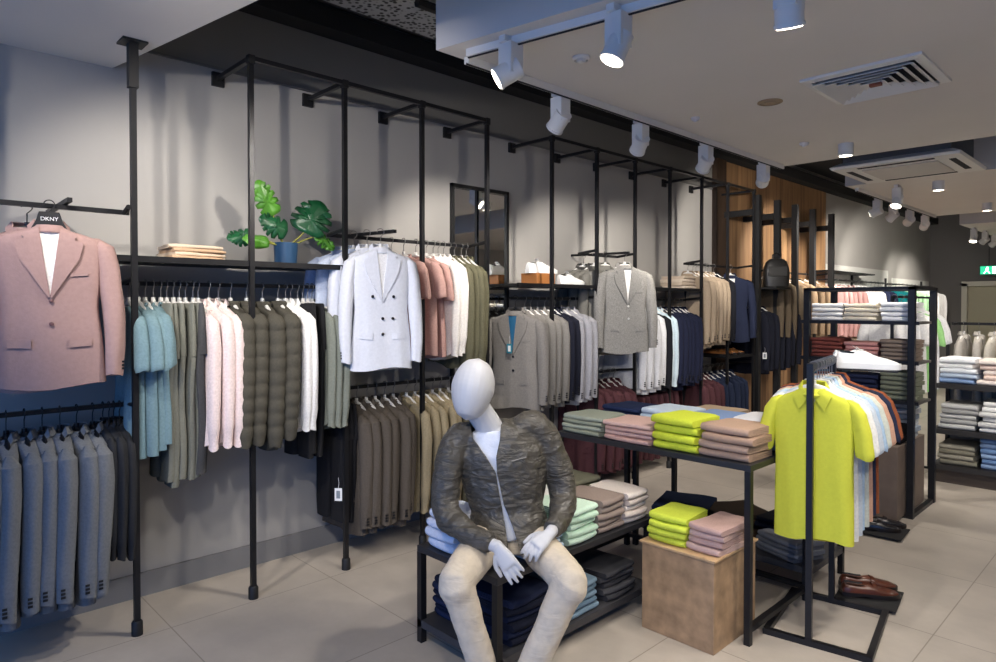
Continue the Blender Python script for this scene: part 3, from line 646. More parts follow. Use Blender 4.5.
text(hb, 'brand_lettering', 'DKNY', .024, (0, -.0365, -.068), (pi/2, 0, 0), PAPER)
garment('blazer', 'pink_blazer', 'second dusty pink blazer, half hidden behind the front one', 'jacket', (-3.70, .56, 2.05), radians(84), cloth('#a58883', .05, 60, .08), var=0, sc=(1.0, 1, .95))
hanger('black hanger of the second pink blazer', (-3.70, .56, 2.05), radians(84), BPLAST)
W = cloth('#e3e5ec', .04, 60, .08)
for k, (x, dy) in enumerate(((-3.76, -.04), (-3.64, -.03), (-3.52, -.01))):
    garment('blazer', 'white_blazer', f'{ORD[k]} pale blazer from the wall, behind the double-breasted one', 'jacket', (x, 2.335+dy-.06, 2.045), radians(78), cloth(('#bcc8e2', '#c9d3e6', '#e3e5ec')[k]), var=k, group='pale blazers behind the double-breasted one', sc=(.9, 1, .93))
    hanger(f'white hanger of the {ORD[k]} pale blazer from the wall', (x, 2.335+dy-.06, 2.045), radians(78), WPLAST)
garment('blazer', 'white_blazer', 'white double-breasted blazer with dark buttons hanging face out', 'jacket', (-3.38, 2.27, 2.04), radians(66), W, var=5, hi=True, over={'shirt_front': SKIN0}, skip=('chest_pocket', 'button'), sc=(.86, .9, .93))
db = MB()
for x, z in ((-.07, -.42), (.075, -.42), (-.0, -.56), (.07, -.56), (-.0, -.66)): db.v and None; q = MB().lathe([(.010, 0), (.010, .006)], n=12); q.v = [(v[0]+x, -.074-v[2], v[1]+z) for v in q.v]; db.add(q.v, q.f)
dbt = [o for o in C.objects if o.get('label', '').startswith('white double-breasted')][0]
ob('button_rows', db, BPLAST, dbt)
hanger('white hanger of the double-breasted blazer', (-3.38, 2.27, 2.04), radians(66), WPLAST)
TEAL = mat('teal_lining', '#1f5f86', .5)
gb = garment('blazer', 'grey_blazer', 'grey blazer with teal lining and a hanging swing tag, front of its rail', 'jacket', (RXX+.03, 3.74, 1.655), radians(22), cloth('#86827e'), var=6, hi=True, over={'shirt_front': TEAL}, sc=(1, .8, .98))
hanger('black hanger of the teal-lined grey blazer', (RXX+.03, 3.74, 1.655), radians(22), BPLAST)
def swing_tag(label, loc, rz, m, group=None):
    t = thing('price_tag', label, 'price tag', loc, rz, group)
    ob('card', MB().box((0, 0, -.10), (.045, .002, .075)), m, t, False); ob('printed_panel', MB().box((0, -.002, -.10), (.022, .002, .045)), PAPER if m is not PAPER else mat('tag_print', '#7d8790', .7), t, False)
    ob('string', MB().tube([(0, 0, -.062), (.004, 0, -.03), (0, 0, 0)], .0012, 5), PAPER, t)
    return t
swing_tag('teal swing tag on the teal-lined grey blazer', (-3.67, 3.655, 1.36), radians(22), mat('tag_teal', '#2b7c93', .6))
swing_tag('white price tag hanging before the black trousers on the low rail', (-3.47, 2.03, .58), radians(40), PAPER)
swing_tag('small white price tag on the front midnight blazer', (-3.46, 7.70, 1.10), radians(30), PAPER)
TW = cloth('#8e8c88', .35, 160, .3)
ob('face_out_arm', MB()._bar((WX, 4.78, 2.06), (-3.34, 4.78, 2.05), .02), BLACK, R2, False)
for k, x in enumerate((-3.82, -3.70, -3.58)):
    garment('blazer', 'grey_blazer', f'{ORD[k]} grey blazer from the wall, behind the tweed one', 'jacket', (x, 4.76, 2.05), radians(72), cloth('#77756f'), var=k, group='grey blazers behind the tweed one')
    hanger(f'white hanger of the {ORD[k]} grey blazer from the wall', (x, 4.76, 2.05), radians(72), WPLAST)
garment('blazer', 'tweed_blazer', 'light grey tweed blazer hanging face out over the maroon jackets', 'jacket', (-3.40, 4.80, 2.045), radians(58), TW, var=7, hi=True, over={'shirt_front': SKIN0, 'button': WPLAST}, sc=(1, 1, .97))
hanger('white hanger of the light grey tweed blazer', (-3.40, 4.80, 2.045), radians(58), WPLAST)
garment('blazer', 'navy_blazer', 'navy blazer with white shirt front facing out beside the timber wall', 'jacket', (-3.66, 7.24, 2.04), radians(40), cloth('#2a3046'), var=8, hi=True, over={'shirt_front': SKIN0}, sc=(1, 1, .97))
hanger('white hanger of the face-out navy blazer', (-3.66, 7.24, 2.04), radians(40), WPLAST)

# ---- polo rack garments
LIME = cloth('#d6d74a', .03, 60, .08)
hz = 1.311; a0 = radians(9.5)
def onrail(t): return (-1.42+.204*cos(a0)-t*sin(a0), 3.155+.204*sin(a0)+t*cos(a0), hz)
garment('polo', 'lime_polo_shirt', 'bright lime green polo shirt at the front of the small black rack', 'polo shirt', onrail(.09), a0, LIME, var=3, hi=True, over={'shirt_front': mat('neck_label_cream', '#c9c9a0', .9)}, sc=(.88, .9, .98))
hanger('white hanger of the lime polo shirt', onrail(.09), a0, WPLAST)
for k, (c_, d_) in enumerate((('#e8e6e2', 'white'), ('#c4ccd4', 'pale grey'), ('#aac2d8', 'light blue'), ('#c7cbbf', 'sage'), ('#c79c84', 'salmon pink'), ('#2b3044', 'navy'), ('#8c4f32', 'rust brown'))):
    p = onrail(.165+.062*k)
    garment('polo', 'polo_shirt', f'{d_} polo shirt hanging behind the lime polo', 'polo shirt', p, a0+radians(rnd.uniform(-3, 3)), cloth(c_), var=k % 3, group='polo shirts behind the lime one', sc=(.92+.035*k, .9, .97-.01*k))
    hanger(f'white hanger of the {d_} polo shirt', p, a0, WPLAST, 'hangers on the small polo rack')
# ------------------------------------------------------------------ folded clothes
def folded(var, hh=.04, wd=.26, dp=.30):
    R = random.Random(var); rings = []; N = 9; ph = R.uniform(0, 6)
    h = hh*.93; rr = h/2
    def prof(x, sag, ins):
        # outline in (y,z): rounded front fold, two slits from the back
        P = []; yf_ = -dp/2+ins; yb = dp/2-ins*.5
        for k in range(9):
            a = -pi/2-pi*k/8; P.append((yf_+rr+rr*cos(a), rr+rr*sin(a)))
        top = [(yf_+rr+(yb-yf_-rr)*f, h) for f in (.3, .65, 1)]
        P += top
        P += [(yb-.002, h*.70), (yf_+rr*2.2, h*.66), (yf_+rr*2.2, h*.62), (yb, h*.62), (yb-.003, h*.38), (yf_+rr*1.8, h*.36), (yf_+rr*1.8, h*.32), (yb-.001, h*.30), (yb, 0)]
        P += [(yf_+rr+(yb-yf_-rr)*f, 0) for f in (.65, .3)]
        return [(x, p[0]+.0035*sin(x*19+ph), max(0, p[1]+(sag*(p[1]/h)+.0025*sin(p[0]*23+x*17+ph)*(p[1]/h)))) for p in P]
    for i in range(N):
        u = -1+2*i/(N-1); x = u*wd/2; e = abs(u)**6
        rings.append(prof(x, -.10*hh*e+.002*sin(u*4+ph), .010*e))
    return MB().loft(rings).mesh('folded_garment', True, 50)
FOLD = {}
def stack(what, where, n, cx, cy, z0, cols, wd=.26, dp=.30, h=.04, rz=0, name='folded_shirt', cat='folded clothes', jit=.011):
    cols = [cols] if isinstance(cols, str) else cols
    for i in range(n):
        v = rnd.randrange(3); key = (v, h, wd, dp)
        if key not in FOLD: FOLD[key] = folded(v, h, wd, dp)
        o = link(name, FOLD[key], cloth(cols[i % len(cols)], .06, 120, .1)); o.location = (cx+rnd.uniform(-jit, jit), cy+rnd.uniform(-jit, jit), z0+i*h+.001)
        o.rotation_euler.z = rz+radians(rnd.uniform(-5, 5))
        pos = 'bottom of' if i == 0 else ('top of' if i == n-1 else ORD[i]+' up in')
        tag(o, f'folded {what}, {pos} its stack {where}' if n > 1 else f'folded {what} {where}', cat, f'{what} stack {where}')
T = .851
stack('olive shirt', 'at the wall end of the high table', 4, -2.44, 3.14, T, ['#8b9080', '#9aa092'], .28, .26, .026)
stack('dusty pink shirt', 'beside the lime stack', 4, -2.12, 3.14, T, ['#c49f96', '#cbaaa1'], .30, .27, .027)
stack('lime polo', 'on the high table', 4, -1.825, 3.14, T, '#cdd843', .25, .27, .043, name='folded_polo')
stack('tan shirt', 'at the corner of the high table', 4, -1.55, 3.14, T, ['#a98c78', '#b39682'], .26, .26, .040)
stack('navy shirt', 'behind the olive shirts', 4, -2.43, 3.50, T, '#222c4a', .28, .27, .030)
stack('sky blue shirt', 'behind the dusty pink shirts', 4, -2.13, 3.50, T, ['#b6c8da', '#c2d0de'], .28, .27, .034)
stack('denim blue shirt', 'behind the lime polos', 4, -1.83, 3.50, T, ['#6c86b4', '#7d94bb'], .27, .27, .034)
stack('pearl grey shirt', 'behind the tan shirts', 4, -1.55, 3.50, T, ['#c8c9cb', '#d4d4d6'], .26, .27, .038)
stack('sand trousers', 'on the rear table top', 3, -2.1, 3.95, .842, '#b09a80', .30, .30, .03, name='folded_trousers')
stack('charcoal trousers', 'on the rear table top', 3, -1.72, 3.95, .842, '#4c4b4c', .30, .30, .03, name='folded_trousers')
stack('dark jeans', 'on the low shelf of the rear table', 5, -2.30, 3.93, .166, ['#1c2740', '#202e4c'], .34, .34, .030, rz=.25, name='folded_jeans', jit=.02)
stack('brown trousers', 'on the low shelf of the rear table', 5, -1.98, 4.02, .166, ['#3d3229', '#4a3b2e'], .30, .34, .028, rz=-.5, name='folded_trousers', jit=.02)
stack('black jeans', 'on the low shelf of the rear table', 5, -1.66, 4.08, .166, ['#191b22', '#23262e'], .28, .32, .03, name='folded_jeans', jit=.02)
stack('grey jeans', 'at the front of the low shelf', 4, -1.58, 3.86, .166, ['#6b6e74', '#7c7f86'], .28, .24, .026, rz=-.3, name='folded_jeans', jit=.015)
A = .461
stack('white towel-like shirt', 'at the corner of the bench', 4, -2.40, 2.03, A, '#dfe3ee', .20, .20, .044, name='folded_shirt')
stack('pale blue shirt', 'on the bench beside the mannequin', 4, -2.13, 2.24, A, ['#b9cde4', '#c9d8ea'], .24, .26, .030, rz=pi/2)
stack('mint shirt', 'on the bench behind the mannequin', 5, -2.13, 2.50, A, ['#c9e2cf', '#bcd8c2'], .22, .27, .034, rz=pi/2)
stack('taupe shirt', 'on the bench', 5, -2.13, 2.73, A, ['#8f8078', '#9c8d84'], .21, .27, .034, rz=pi/2)
stack('oatmeal shirt', 'at the far end of the bench', 5, -2.13, 2.95, A, ['#e0d5cd', '#d5c8be'], .19, .27, .032, rz=pi/2)
stack('cream shirt', 'in the bench inner row', 5, -2.40, 2.62, A, ['#e3e3dd', '#d6d8d0'], .24, .24, .030, rz=pi/2)
stack('moss green shirt', 'in the bench inner row', 5, -2.40, 2.90, A, ['#6d6c5c', '#77765f'], .25, .24, .036, rz=pi/2)
S = .111
stack('black trousers', 'on the lower bench shelf', 5, -2.14, 2.80, S, ['#3a3a3e', '#4a4a4e'], .26, .28, .030, rz=pi/2, name='folded_trousers')
stack('blue-grey jeans', 'on the lower bench shelf', 5, -2.13, 2.50, S, ['#6f8596', '#5f7586'], .24, .26, .030, rz=pi/2, name='folded_jeans')
stack('indigo jeans', 'at the lower bench shelf corner', 6, -2.15, 2.15, S, ['#1a1d2b', '#20263c'], .28, .28, .034, rz=pi/2, name='folded_jeans')
stack('ink jeans', 'beside the indigo jeans', 6, -2.41, 2.08, S, ['#232b45', '#1c2236'], .22, .20, .030, name='folded_jeans')
stack('blue jeans', 'inside the lower bench shelf', 5, -2.40, 2.42, S, ['#2e4f86', '#27406c'], .28, .22, .034, rz=pi/2, name='folded_jeans')
Q = .438
stack('lime polo', 'on the cube plinth', 4, -1.755, 2.93, Q, '#cbd84c', .20, .24, .034, name='folded_polo')
stack('rose shirt', 'on the cube plinth', 4, -1.555, 2.97, Q, ['#c5a79e', '#bd9d94'], .17, .28, .032)
# tall shelving rack
for zz, cfg in ((1.474, (('white knit', '#eceae6', 4, .035), ('cream knit', '#e9dfc9', 4, .035), ('bright white knit', '#f2f2f2', 4, .037))),
                (1.174, (('maroon knit', '#7d443c', 5, .032), ('blush knit', '#c9908a', 4, .034), ('taupe knit', '#85766a', 5, .032))),
                (.874, (('petrol knit', '#3f5f70', 5, .036), ('navy knit', '#252b45', 5, .036), ('olive knit', '#777b6a', 6, .036)))):
    for (nm, col, n, h), x in zip(cfg, (-2.055, -1.80, -1.535)):
        stack(nm, 'on the tall shelving rack', n, x, 5.83, zz, col, .235, .26, h, name='folded_knit', jit=.004)
stack('black jumper', 'on the grey-brown wooden box', 4, -1.57, 5.70, .561, '#15151a', .20, .34, .03, name='folded_jumper')
stack('pale check shirt', 'on the grey-brown wooden box', 6, -1.57, 6.0, .561, ['#b9bcc0', '#8f9aa8'], .20, .18, .045)
# gondola
for zz, cfg in ((.901, (('blue and white shirt', ['#8aa4cc', '#b9c8dc', '#e8ecf2', '#f0f0f0', '#eceef2'], 5), ('blush shirt', ['#f0e4dc', '#e6cfc4'], 5), ('white formal shirt', '#f0f0f0', 4))),
                (.491, (('silver shirt', ['#cfcfcd', '#a9a9a8'], 5), ('white formal shirt', ['#eeeeec', '#dcdcda'], 6), ('grey formal shirt', '#c2c2c2', 5))),
                (.171, (('khaki shirt', ['#807c6e', '#a09b8c'], 4), ('denim shirt', ['#8ea8cc', '#7090bd'], 6), ('blue shirt', '#7f9cc4', 5)))):
    for k, (nm, col, n) in enumerate(cfg):
        stack(nm, 'on the '+{.901: 'top', .491: 'middle', .171: 'bottom'}[zz]+' gondola shelf', n, -1.42+.31*k, 7.2, zz, col, .27, .34, .045, jit=.02)
# wall shelves
stack('cream shirt', 'on the plant shelf', 4, -3.75, 1.30, 1.836, ['#c9a98a', '#d9c6ae'], .27, .26, .020, rz=pi/2)
stack('beige knit', 'on the shelf above the navy blazers', 4, -3.72, 6.22, 1.766, ['#d9cab8', '#cbb9a6'], .26, .28, .034, rz=pi/2)

# ------------------------------------------------------------------ shoes
def shoe(name, label, loc, rz, m, solem, kind='loafer', mirror=1, group=None, rx=0):
    t = thing(name, label, 'shoe', loc, rz, group); t.rotation_euler.x = rx
    if kind == 'loafer': st = [(0, .020, .045), (.012, .031, .062), (.04, .035, .064), (.09, .035, .056), (.12, .037, .060), (.15, .041, .062), (.18, .045, .052), (.22, .047, .042), (.255, .041, .036), (.28, .026, .028), (.292, .008, .018)]
    else: st = [(0, .024, .070), (.012, .036, .088), (.04, .039, .084), (.08, .038, .080), (.11, .040, .096), (.14, .043, .092), (.18, .046, .072), (.225, .049, .056), (.26, .046, .048), (.288, .033, .036), (.30, .012, .024)]
    b0 = .018 if kind == 'loafer' else .026
    rings = [[(mirror*.006*sin(y*9)+w*math.copysign(abs(cos(a))**.8, cos(a)), y, b0+(h-b0)*max(0, sin(a))**.75 if sin(a) > 0 else b0) for a in [2*pi*k/20 for k in range(20)]] for y, w, h in st]
    ob('upper', MB().loft(rings), m, t)
    so = [[(mirror*.006*sin(y*9)+(w+.004)*cos(a), y-.002 if y < .01 else y+.003, (b0+.004 if sin(a) > 0 else (0 if kind != 'loafer' or y < .075 or y > .13 else .008))) for a in [pi/4+pi/2*k for k in range(4)]] for y, w, h in st]
    so = [[(p[0]*1.38, p[1], p[2]) for p in r] for r in so]
    ob('sole', MB().loft(so), solem, t)
    inn = MB().loft([[(w*.72*cos(a), y, h-.004+.006*abs(cos(a))) for a in (0, pi/4, pi/2, 3*pi/4, pi)] for y, w, h in ((.018, .030, .066), (.05, .036, .064), (.09, .036, .058), (.112, .028, .060))] if kind == 'loafer' else [[(w*.7*cos(a), y, h-.003+.004*abs(cos(a))) for a in (0, pi/4, pi/2, 3*pi/4, pi)] for y, w, h in ((.018, .030, .088), (.05, .036, .085), (.085, .034, .083))], False, False)
    ob('opening', inn, DARKIN, t)
    if kind == 'loafer':
        ob('strap', MB().loft([[((w+.002)*cos(a), y+dy, b0+(h+.003-b0)*sin(a)**.75) for a in [pi*k/12 for k in range(1, 12)] for dy in (0,)] for y, dy, w, h in ((.150, 0, .041, .062), (.152, 0, .0415, .066), (.172, 0, .044, .060), (.174, 0, .044, .055))], False, False), m, t)
    else:
        lc = MB()
        for k in range(5): y = .115+.017*k; h = .098-.0085*k; lc.tube([(-.022, y, h-.008), (0, y, h-.001), (.022, y, h-.008)], .0028, 6)
        ob('laces', lc, m, t)
        ob('tongue', MB().loft([[(x, y, z+.002*(1-abs(x)/.02)) for x in (-.02, -.01, 0, .01, .02)] for y, z in ((.095, .115), (.11, .102), (.13, .097))], False, False), m, t)
    return t
BRN = mat('brown_leather', '#5a2e1d', .28, 0, .25, 12); BRS = mat('dark_sole', '#1d1512', .5)
def tray(label, loc, rz, sx=.34, sy=.26):
    t = thing('shoe_tray', label, 'tray', loc, rz)
    ob('plate', MB().span((-sx/2, -sy/2, .012), (sx/2, sy/2, .02)), BLACKM, t, False)
    for i, j in ((-1, -1), (1, -1), (1, 1), (-1, 1)): ob('foot', MB().lathe([(.012, 0), (.012, .012)], (i*(sx/2-.03), j*(sy/2-.03), 0), 10), BLACKM, t)
    return t
tray('black tray on the floor under the brown leather loafers', (-1.19, 3.955, 0), radians(8), .29, .30)
shoe('leather_loafer', 'shiny brown leather loafer, the one nearer the polo rack base', (-1.30, 3.86, .02), radians(-52), BRN, BRS, mirror=1, group='brown loafers')
shoe('leather_loafer', 'shiny brown leather loafer, the one farther from the polo rack base', (-1.345, 3.97, .02), radians(-55), BRN, BRS, mirror=-1, group='brown loafers')
tray('small black tray on the floor beside the russet box', (-1.50, 5.16, 0), radians(4), .34, .30)
BLK = mat('black_leather', '#17151a', .25)
shoe('dress_shoe', 'black leather shoe at the near side of the tray by the russet box', (-1.63, 5.08, .02), radians(-60), BLK, BRS, group='black shoes by the russet box')
shoe('dress_shoe', 'black leather shoe at the far side of the tray by the russet box', (-1.63, 5.20, .02), radians(-60), BLK, BRS, group='black shoes by the russet box')
WS = mat('white_leather', '#f4f4f2', .45); WSO = mat('white_sole', '#ededea', .5)
shoe('white_sneaker', 'white sneaker in front on top of the small polo rack', (onrail(.66)[0]+.0, onrail(.66)[1], 1.261), radians(-72), WS, WSO, 'sneaker', group='white sneakers on the polo rack')
shoe('white_sneaker', 'white sneaker behind on top of the small polo rack', (onrail(.73)[0]-.04, onrail(.73)[1]+.03, 1.261), radians(-72), WS, WSO, 'sneaker', mirror=-1, group='white sneakers on the polo rack')
bx = tag(ob('shoe_box', MB().span((-.09, -.11, 0), (.09, .11, .095)), mat('tan_box', '#9a6230', .6), None, False, .004, loc=(-3.74, 4.06, 1.766)), 'small tan box under the white sneaker on the wall shelf', 'shoe box')
shoe('white_sneaker', 'white sneaker standing on the tan box on the wall shelf', (-3.74, 3.93, 1.862), radians(-8), WS, WSO, 'sneaker', group='white sneakers on the wall shelf')
shoe('white_sneaker', 'white sneaker on the wall shelf beside the tan box', (-3.64, 4.20, 1.766), radians(-4), WS, WSO, 'sneaker', mirror=-1, group='white sneakers on the wall shelf')
TAN = mat('tan_leather', '#a06a3c', .35, 0, .15, 12)
for k in range(4):
    shoe('leather_shoe', f'{ORD[k]} tan leather shoe on the small shelf by the timber wall', (-3.86, 6.98+.14*k, 1.031), radians(-90), TAN, BRS, group='tan shoes on the small shelf')
# ------------------------------------------------------------------ bag
t = thing('leather_bag', 'black leather backpack with a top loop on the shelf before the timber wall', 'bag', (-3.43, 7.93, 1.811), radians(38))
rings = []
for z, w_, d_ in ((0, .125, .06), (.01, .14, .07), (.12, .15, .075), (.22, .145, .07), (.30, .12, .055), (.34, .08, .035), (.345, .05, .02)):
    rings.append([(w_*math.copysign(abs(cos(a))**.6, cos(a)), d_*math.copysign(abs(sin(a))**.6, sin(a)), z) for a in [2*pi*k/24 for k in range(24)]])
ob('bag_body', MB().loft(rings), mat('bag_leather', '#1b1a1a', .4, 0, .2, 15), t)
ob('flap', MB().span((-.11, -.082, .13), (.11, -.07, .25)), mat('bag_flap', '#252423', .35), t, False, .006)
ob('top_loop', MB().tube([(-.045, 0, .33), (-.04, 0, .39), (0, 0, .415), (.04, 0, .39), (.045, 0, .33)], .008, 8), BLK, t)
for s in (-1, 1): ob('shoulder_strap', MB().tube([(s*.07, .06, .32), (s*.09, .11, .22), (s*.10, .09, .05)], .010, 6), BLK, t)
# ------------------------------------------------------------------ potted monstera
PT = thing('potted_monstera', 'green monstera plant in a dark blue pot on the wall shelf', 'potted plant', (-3.70, 1.82, 1.836))
ob('pot', MB().lathe([(.055, 0), (.062, .004), (.070, .13), (.066, .13), (.062, .115)], n=32), mat('blue_pot', '#1f4568', .5), PT)
ob('soil', MB().lathe([(.064, .112), (.03, .118)], n=24), mat('soil', '#2a1d14', 1), PT)
def leaf_mesh(L, W, notch, var):
    R = random.Random(var); mb = MB(); n = 64; out = []
    for i in range(n):
        a = 2*pi*i/n; # 0 at tip
        c_, s_ = cos(a), sin(a); r = 1.0
        x = W/2*s_*(1-.10*c_)**1.0; y = L*(.5+.5*c_)
        if c_ < -.75: y += .35*L*(-c_-.75)  # heart cleft near stem
        if c_ > .8: x *= .8
        k = 1.0
        if notch and .12 < abs(s_)+.0 and -.75 < c_ < .85:
            u = (a if a < pi else 2*pi-a)*5.2/pi*1.6; fr = u-math.floor(u)
            if fr < .22: k = .50+.15*R.random()
        out.append((x*k, L*.5+(y-L*.5)*(k*.25+.75)))
    rows = []
    for f in (0, .35, .7, 1):
        rows.append([(x*f, L*.45+(y-L*.45)*f, -.25*abs(x*f)*1.0-.35*max(0, (L*.45+(y-L*.45)*f)-L*.4)**2/L+.012*sin(9*f*y/L)) for x, y in out])
    mb.loft(rows[1:], False); vs = [(0, L*.45, 0)]; o = len(mb.v); mb.v += vs
    for i in range(n): mb.f.append((o, i, (i+1) % n))
    me = mb.mesh('leaf'); return me
LG = mat('leaf_dark', '#17512f', .35, 0, .25, 14); LL = mat('leaf_light', '#4f8a2a', .4, 0, .25, 14); ST = mat('stem_green', '#8a8a3a', .6)
for k, (dy, dz, dx, L_, W_, nt_, m_, yaw, pit, rol) in enumerate((
        (.16, .30, .03, .21, .20, True, LG, 0, 0, 0), (-.13, .38, .02, .20, .11, True, LL, 0, 0, 0), (-.09, .23, .04, .17, .12, True, LG, 0, 0, 0), (-.20, .13, .05, .15, .07, False, LL, 0, 0, 0), (.24, .15, .04, .14, .07, True, LL, 0, 0, 0), (-.27, .15, .0, .14, .09, True, LG, 0, 0, 0))):
    L_ *= 1.18; W_ *= 1.22; me = leaf_mesh(L_, W_, nt_, k); lf = link('leaf', me, m_, PT)
    base = Vector((dx, dy, dz)); 
    # blade direction (away from stem) and facing normal
    dirs = [Vector((.1, .35, .75)), Vector((.1, -.45, .85)), Vector((.15, -.9, .35)), Vector((.2, -1, .1)), Vector((.2, .75, -.6)), Vector((.1, -1, -.15))][k].normalized()
    nrm = Vector((1, -.45, .35)); X = dirs.cross(nrm).normalized(); Nn = X.cross(dirs).normalized()
    start = base-dirs*L_*.55
    lf.matrix_local = Matrix(((X.x, dirs.x, Nn.x, start.x), (X.y, dirs.y, Nn.y, start.y), (X.z, dirs.z, Nn.z, start.z), (0, 0, 0, 1)))
    s = lf.modifiers.new('solid', 'SOLIDIFY'); s.thickness = .0015
    e = start+dirs*.03; ob('stalk', MB().tube([(0, dy*.1, .11), (dx*.4, dy*.45, .11+(e.z-.11)*.55), tuple(e)], [.006, .005, .003], 8), ST, PT)

# ------------------------------------------------------------------ seated mannequin (local x right, y away, z up)
MC = (-2.1, 2.0, 0); MR = az
def sculpt(name, mb, m, parent, voxel, smooth=3, wr=0, wsize=.05, cut=None, stretch=None, smf=.5):
    me = bpy.data.meshes.new('tmp'); me.from_pydata(mb.v, [], mb.f)
    bm = bmesh.new(); bm.from_mesh(me); bmesh.ops.recalc_face_normals(bm, faces=bm.faces[:]); bm.to_mesh(me); bm.free()
    o = bpy.data.objects.new('tmp', me); C.objects.link(o)
    r = o.modifiers.new('r', 'REMESH'); r.mode = 'VOXEL'; r.voxel_size = voxel; r.use_smooth_shade = True
    if smooth: s = o.modifiers.new('s', 'SMOOTH'); s.factor = smf; s.iterations = smooth
    for k, (am, sz) in enumerate(wr or []):
        tx = bpy.data.textures.new('wr', 'CLOUDS'); tx.noise_scale = sz; tx.noise_depth = 2
        d = o.modifiers.new('d', 'DISPLACE'); d.texture = tx; d.strength = am; d.mid_level = .5
    dg = bpy.context.evaluated_depsgraph_get(); dg.update(); res = bpy.data.meshes.new_from_object(o.evaluated_get(dg)); bpy.data.objects.remove(o)
    res.name = name
    if cut:
        res = cut(res)
    for p in res.polygons: p.use_smooth = True
    res.materials.clear(); return link(name, res, m, parent)
def lerp(a, b, f): return tuple(a[i]+(b[i]-a[i])*f for i in range(3))
def ell(mb, stations, n=24, tilt=0, e=.9):
    """closed loft of horizontal ellipses (x, y, z, rx, ry)"""
    return mb.loft([[(x+rx*math.copysign(abs(cos(a))**e, cos(a)), y+ry*math.copysign(abs(sin(a))**e, sin(a)), z+tilt*rx*cos(a)) for a in [2*pi*k/n for k in range(n)]] for x, y, z, rx, ry in stations])
def limb(mb, pts, rs, n=18, sx=1, sy=1):
    P = [Vector(p) for p in pts]; out, R_ = [], []
    for k in range(len(P)-1):
        for j in range(6):
            f = j/6; a, b = P[max(k-1, 0)], P[min(k+2, len(P)-1)]; p, q = P[k], P[k+1]
            out.append(.5*((2*p)+(q-a)*f+(2*a-5*p+4*q-b)*f*f+(3*p-a-3*q+b)*f**3)); R_.append(rs[k]+(rs[k+1]-rs[k])*f)
    out.append(P[-1]); R_.append(rs[-1]); return mb.tube(out, R_, n, True, sx, sy)
HIPL, HIPR = (-.02, .13, .555), (.14, .15, .555)
KL, KR = (-.150, -.28, .50), (.305, -.23, .48)
AL, AR = (-.035, -.24, .09), (.125, -.26, .09)
SHL, SHR = (-.165, .11, .985), (.190, .155, 1.035); EL, ER = (-.215, .02, .70), (.315, .16, .745)
WL, WR = (.015, -.185, .605), (.235, -.085, .625)
mb = MB()
ell(mb, [(.06, .15, .52, .15, .12), (.06, .16, .62, .135, .10), (.045, .155, .78, .15, .105), (.02, .14, .93, .165, .10), (.0, .13, 1.0, .13, .08), (-.02, .125, 1.04, .06, .055)], tilt=.12)
limb(mb, [(.0, .14, .98), (-.035, .12, 1.06), (-.075, .085, 1.13), (-.085, .08, 1.17)], [.066, .062, .060, .060])
# head: egg tipped towards the lower left
hc = Vector((-.098, .055, 1.225)); axis = Vector((-.20, -.28, -1)).normalized()
side = axis.cross(Vector((0, 1, 0))).normalized(); frt = axis.cross(side).normalized()
if frt.y > 0: frt = -frt; side = -side
rings = []
for k in range(15):
    t_ = -1+2*k/14; rr = sqrt(max(0, 1-abs(t_)**2.1)); prx = .097*(rr if t_ < 0 else rr**.9*(1-.20*t_)); pry = .118*(rr if t_ < 0 else rr*(1-.12*t_))
    cen = hc+axis*(t_*.142)+frt*(.012*max(0, t_))
    rings.append([tuple(cen+side*(max(prx, .002)*cos(a))+frt*(max(pry, .002)*sin(a))) for a in [2*pi*j/24 for j in range(24)]])
mb.loft(rings)
0 and limb(mb, [tuple(hc+frt*.108+axis*(-.02)), tuple(hc+frt*.125+axis*.03), tuple(hc+frt*.112+axis*.055)], [.010, .016, .012], 10)      # nose ridge
0 and limb(mb, [tuple(hc+frt*.062+axis*.075), tuple(hc+frt*.066+axis*.105)], [.036, .032], 12)   # chin
for s in (): limb(mb, [tuple(hc+side*(s*.088)+frt*-.01+axis*-.015), tuple(hc+side*(s*.09)+frt*-.012+axis*.03)], [.012, .009], 8)
limb(mb, [SHL, (-.208, .06, .86), EL, (-.125, -.085, .635), WL], [.045, .038, .034, .028, .026]); limb(mb, [SHR, (.27, .165, .90), ER, (.295, .05, .66), WR], [.045, .038, .034, .028, .026])
LG_ = lambda H, K_, A_: limb(mb, [H, lerp(H, K_, .5), K_, lerp(K_, A_, .12), lerp(K_, A_, .5), A_], [.08, .068, .05, .048, .044, .034])
LG_(HIPL, KL, AL); LG_(HIPR, KR, AR)
limb(mb, [AL, (-.04, -.27, .05), (-.05, -.38, .03)], [.04, .038, .025]); limb(mb, [AR, (.125, -.29, .05), (.115, -.41, .03)], [.04, .038, .025])
